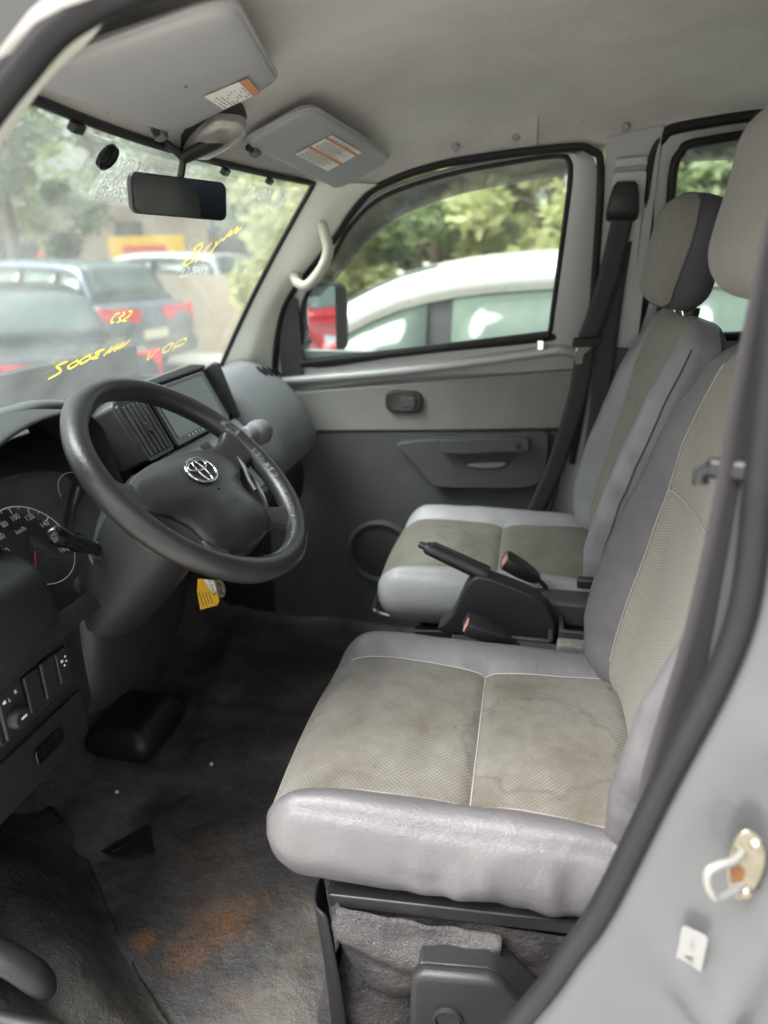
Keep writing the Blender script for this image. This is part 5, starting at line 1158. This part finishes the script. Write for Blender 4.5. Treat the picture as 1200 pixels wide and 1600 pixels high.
    for xx in (h-.02, -h+.02): obj('bumper', [T(xx+dx*math.copysign(1, xx), y, z) for dx, z in ((.0, .26), (.07, .30), (.08, .46), (.0, .52)) for y in linsp(-hw*.96, hw*.96, 6)], [(i*7+j, i*7+j+1, (i+1)*7+j+1, (i+1)*7+j) for i in range(3) for j in range(6)], paint([x*.6 for x in col]), t)
    return t, T
car('suv', (-7.55, 10.2), rad(168), (.10, .125, .155), 'slate blue car with wide red tail light beyond the windscreen')
car('sedan', (-5.45, 6.65), rad(139), (.035, .038, .045), 'black saloon car at the lower left of the windscreen')
car('sedan', (-8.6, 12.35), rad(170), (.05, .12, .26), 'blue car just right of the slate blue car')
car('mpv', (-7.6, 14.35), rad(167), (.52, .53, .53), 'silver car with red tail lights near the windscreen pillar')
car('mpv', (.15, 3.95), rad(180), (.60, .59, .57), 'large white car parked alongside the passenger door', m_plain('pale_green_glass', (.085, .11, .095), .05, var=.5, vscale=1.5, rvar=.02))
car('sedan', (8.0, 4.3), rad(178), (.5, .02, .03), 'red car parked behind the large white car')
car('sedan', (-4.0, 13.6), rad(160), (.55, .55, .54), 'pale car partly hidden by the windscreen pillar')
# beige house wall with one dark window, far behind the cars
hw_ = thing('house', (-11.2, 18.9, GZ), 'beige house wall with one dark window behind the parked cars', 'house'); hd_ = frame((-11.2, 18.9, GZ), V((.87, .49, 0)), (0, 0, 1))
beige = m_plain('beige_render', (.42, .35, .27), .9, var=.12, vscale=1.5)
prism('wall', [(-2.0, 0), (2.4, 0), (2.4, 2.75), (-2.0, 2.95)], -4, beige, hw_, hd_); prism('roof', [(-2.3, 2.96), (2.7, 2.76), (2.7, 2.88), (-2.3, 3.10)], -4.6, m_plain('roof_sheet', (.30, .27, .24), .6), hw_, hd_, z0=.4)
wn_ = prism('window', [(-.05, 1.5), (.65, 1.5), (.65, 2.5), (-.05, 2.5)], .05, m_plain('window_frame', (.08, .08, .085), .5), hw_, hd_); prism('pane', [(.02, 1.57), (.58, 1.57), (.58, 2.43), (.02, 2.43)], .01, carglass, wn_, hd_, z0=.05)
# yellow hoarding with red lettering
sg_ = thing('hoarding', (-9.0, 16.4, GZ), 'yellow hoarding with a red lettered band behind the parked cars', 'sign'); sf_ = frame((-9.0, 16.4, GZ), V((.87, .49, .0)), (0, 0, 1))
yel = m_plain('sign_yellow', (.80, .50, .03), .5); rd_ = m_plain('sign_red', (.65, .10, .06), .5)
bd = prism('board', [(-.85, 1.50), (.85, 1.60), (.85, 2.12), (-.85, 2.06)], .05, yel, sg_, sf_); prism('red_band', [(-.55, 1.68), (.42, 1.73), (.42, 1.90), (-.55, 1.86)], .01, rd_, bd, sf_, z0=.051)
for x in (-.7, .75): prism('post', [(x-.04, 0), (x+.04, 0), (x+.04, 1.5), (x-.04, 1.5)], .05, 'steel', sg_, sf_, z0=-.06)
rs = prism('awning', [(-.5, 1.45), (.5, 1.45), (.4, 1.75), (-.4, 1.75)], 1.0, rd_, None, frame((-10.6, 15.4, GZ), V((.83, .56, 0)), (0, 0, 1)), .02); tag(rs, 'red awning behind the slate blue car roof', 'awning')
# trees
bark = m_plain('bark', (.09, .07, .05), .9, var=.3)
leafs = [m_leaf('leaf_dark', (.06, .09, .05), (.14, .19, .10)), m_leaf('leaf_mid', (.13, .17, .085), (.25, .30, .16)), m_leaf('leaf_yellow', (.24, .26, .11), (.40, .41, .21))]
def tree(loc, H_, cr, ch, cz, n, lf, label, seed, size=.11):
    rnd = random.Random(seed); t = thing('tree', (loc[0], loc[1], GZ), label, 'tree', 'trees behind the parked cars')
    x0, y0 = loc; tr = cat([(x0, y0, GZ-.1), (x0+.06, y0-.03, GZ+H_*.25), (x0-.05, y0+.05, GZ+H_*.5), (x0+.03, y0, GZ+H_*.8)], 4); tube('trunk', tr, [lerp(.16, .05, i/(len(tr)-1)) for i in range(len(tr))], bark, t, 8)
    cl = []
    for i in range(26):
        a = rnd.uniform(0, 6.28); r = math.sqrt(rnd.random())*cr; cl.append((x0+r*math.cos(a), y0+r*math.sin(a), GZ+cz+rnd.uniform(-.5, .5)*ch*(1-.4*r/cr), rnd.uniform(.22, .5)*cr*.7))
    for i in range(5):
        c = cl[i]; tube('limb', cat([tr[-4], ((tr[-4][0]+c[0])/2, (tr[-4][1]+c[1])/2, (tr[-4][2]+c[2])/2+.15), c[:3]], 3), [.05, .045, .04, .03, .025, .02, .012], bark, t, 6)
    vs, fs = [], []
    for i in range(n):
        c = rnd.choice(cl); d = V((rnd.gauss(0, 1), rnd.gauss(0, 1), rnd.gauss(0, .8))); d = d.normalized()*c[3]*rnd.random()**.4
        p = V(c[:3])+d; a = V((rnd.gauss(0, 1), rnd.gauss(0, 1), rnd.gauss(0, .6))).normalized(); b = a.cross(V((rnd.gauss(0, 1), rnd.gauss(0, 1), rnd.gauss(0, 1)))).normalized(); s = size*rnd.uniform(.6, 1.3); k = len(vs)
        vs += [p-a*s, p+b*s*.45, p+a*s, p-b*s*.45]; fs.append((k, k+1, k+2, k+3))
    obj('crown', vs, fs, leafs[lf], t, smooth=False)
tree((-8.9, 11.6), 6.5, 1.7, 4.6, 3.4, 4600, 0, 'dark leafy tree at the left edge of the windscreen', 1)
tree((-12.6, 15.6), 7.5, 2.0, 4.0, 3.4, 4200, 1, 'mid green tree beside the beige house\'s left end', 2, .13)
tree((-13.5, 22.0), 8, 2.8, 4.0, 5.2, 3000, 1, 'tall loose tree rising behind the beige house', 3, .16)
tree((-10.2, 23.0), 8, 2.6, 4.0, 5.6, 2600, 0, 'tall dark tree right of the beige house', 8, .16)
tree((-8.0, 20.5), 6.0, 1.7, 3.2, 3.4, 3000, 1, 'bushy green tree above the yellow hoarding\'s right end', 4, .13)
tree((-5.6, 15.6), 5.6, 1.1, 2.6, 3.2, 1800, 0, 'slim dark tree near the windscreen pillar', 5)
for i, (x, y, lf, lab) in enumerate(((-2.9, 9.6, 2, 'yellow green tree at the left end of the far row outside the passenger window'), (-1.3, 10.2, 1, 'second tree from the left outside the passenger window'), (.2, 9.5, 2, 'yellow green tree in the middle outside the passenger window'), (1.6, 10.3, 1, 'mid green tree outside the right part of the passenger window'), (3.0, 9.7, 0, 'dark tree just left of the sliding door window'), (4.6, 9.4, 0, 'dark tree outside the sliding door window'), (6.4, 10.0, 0, 'dark tree at the far right outside the sliding door window'))):
    tree((x, y), 3.6, 1.15, 2.6, 1.95, 3800, lf, lab, 20+i)
bw = prism('boundary_wall', [(-9, 0), (12, 0), (12, 1.35), (-9, 1.35)], .15, beige, None, frame((0, 12.4, GZ), (1, 0, 0), (0, 0, 1))); tag(bw, 'low beige boundary wall behind the row of trees', 'wall')
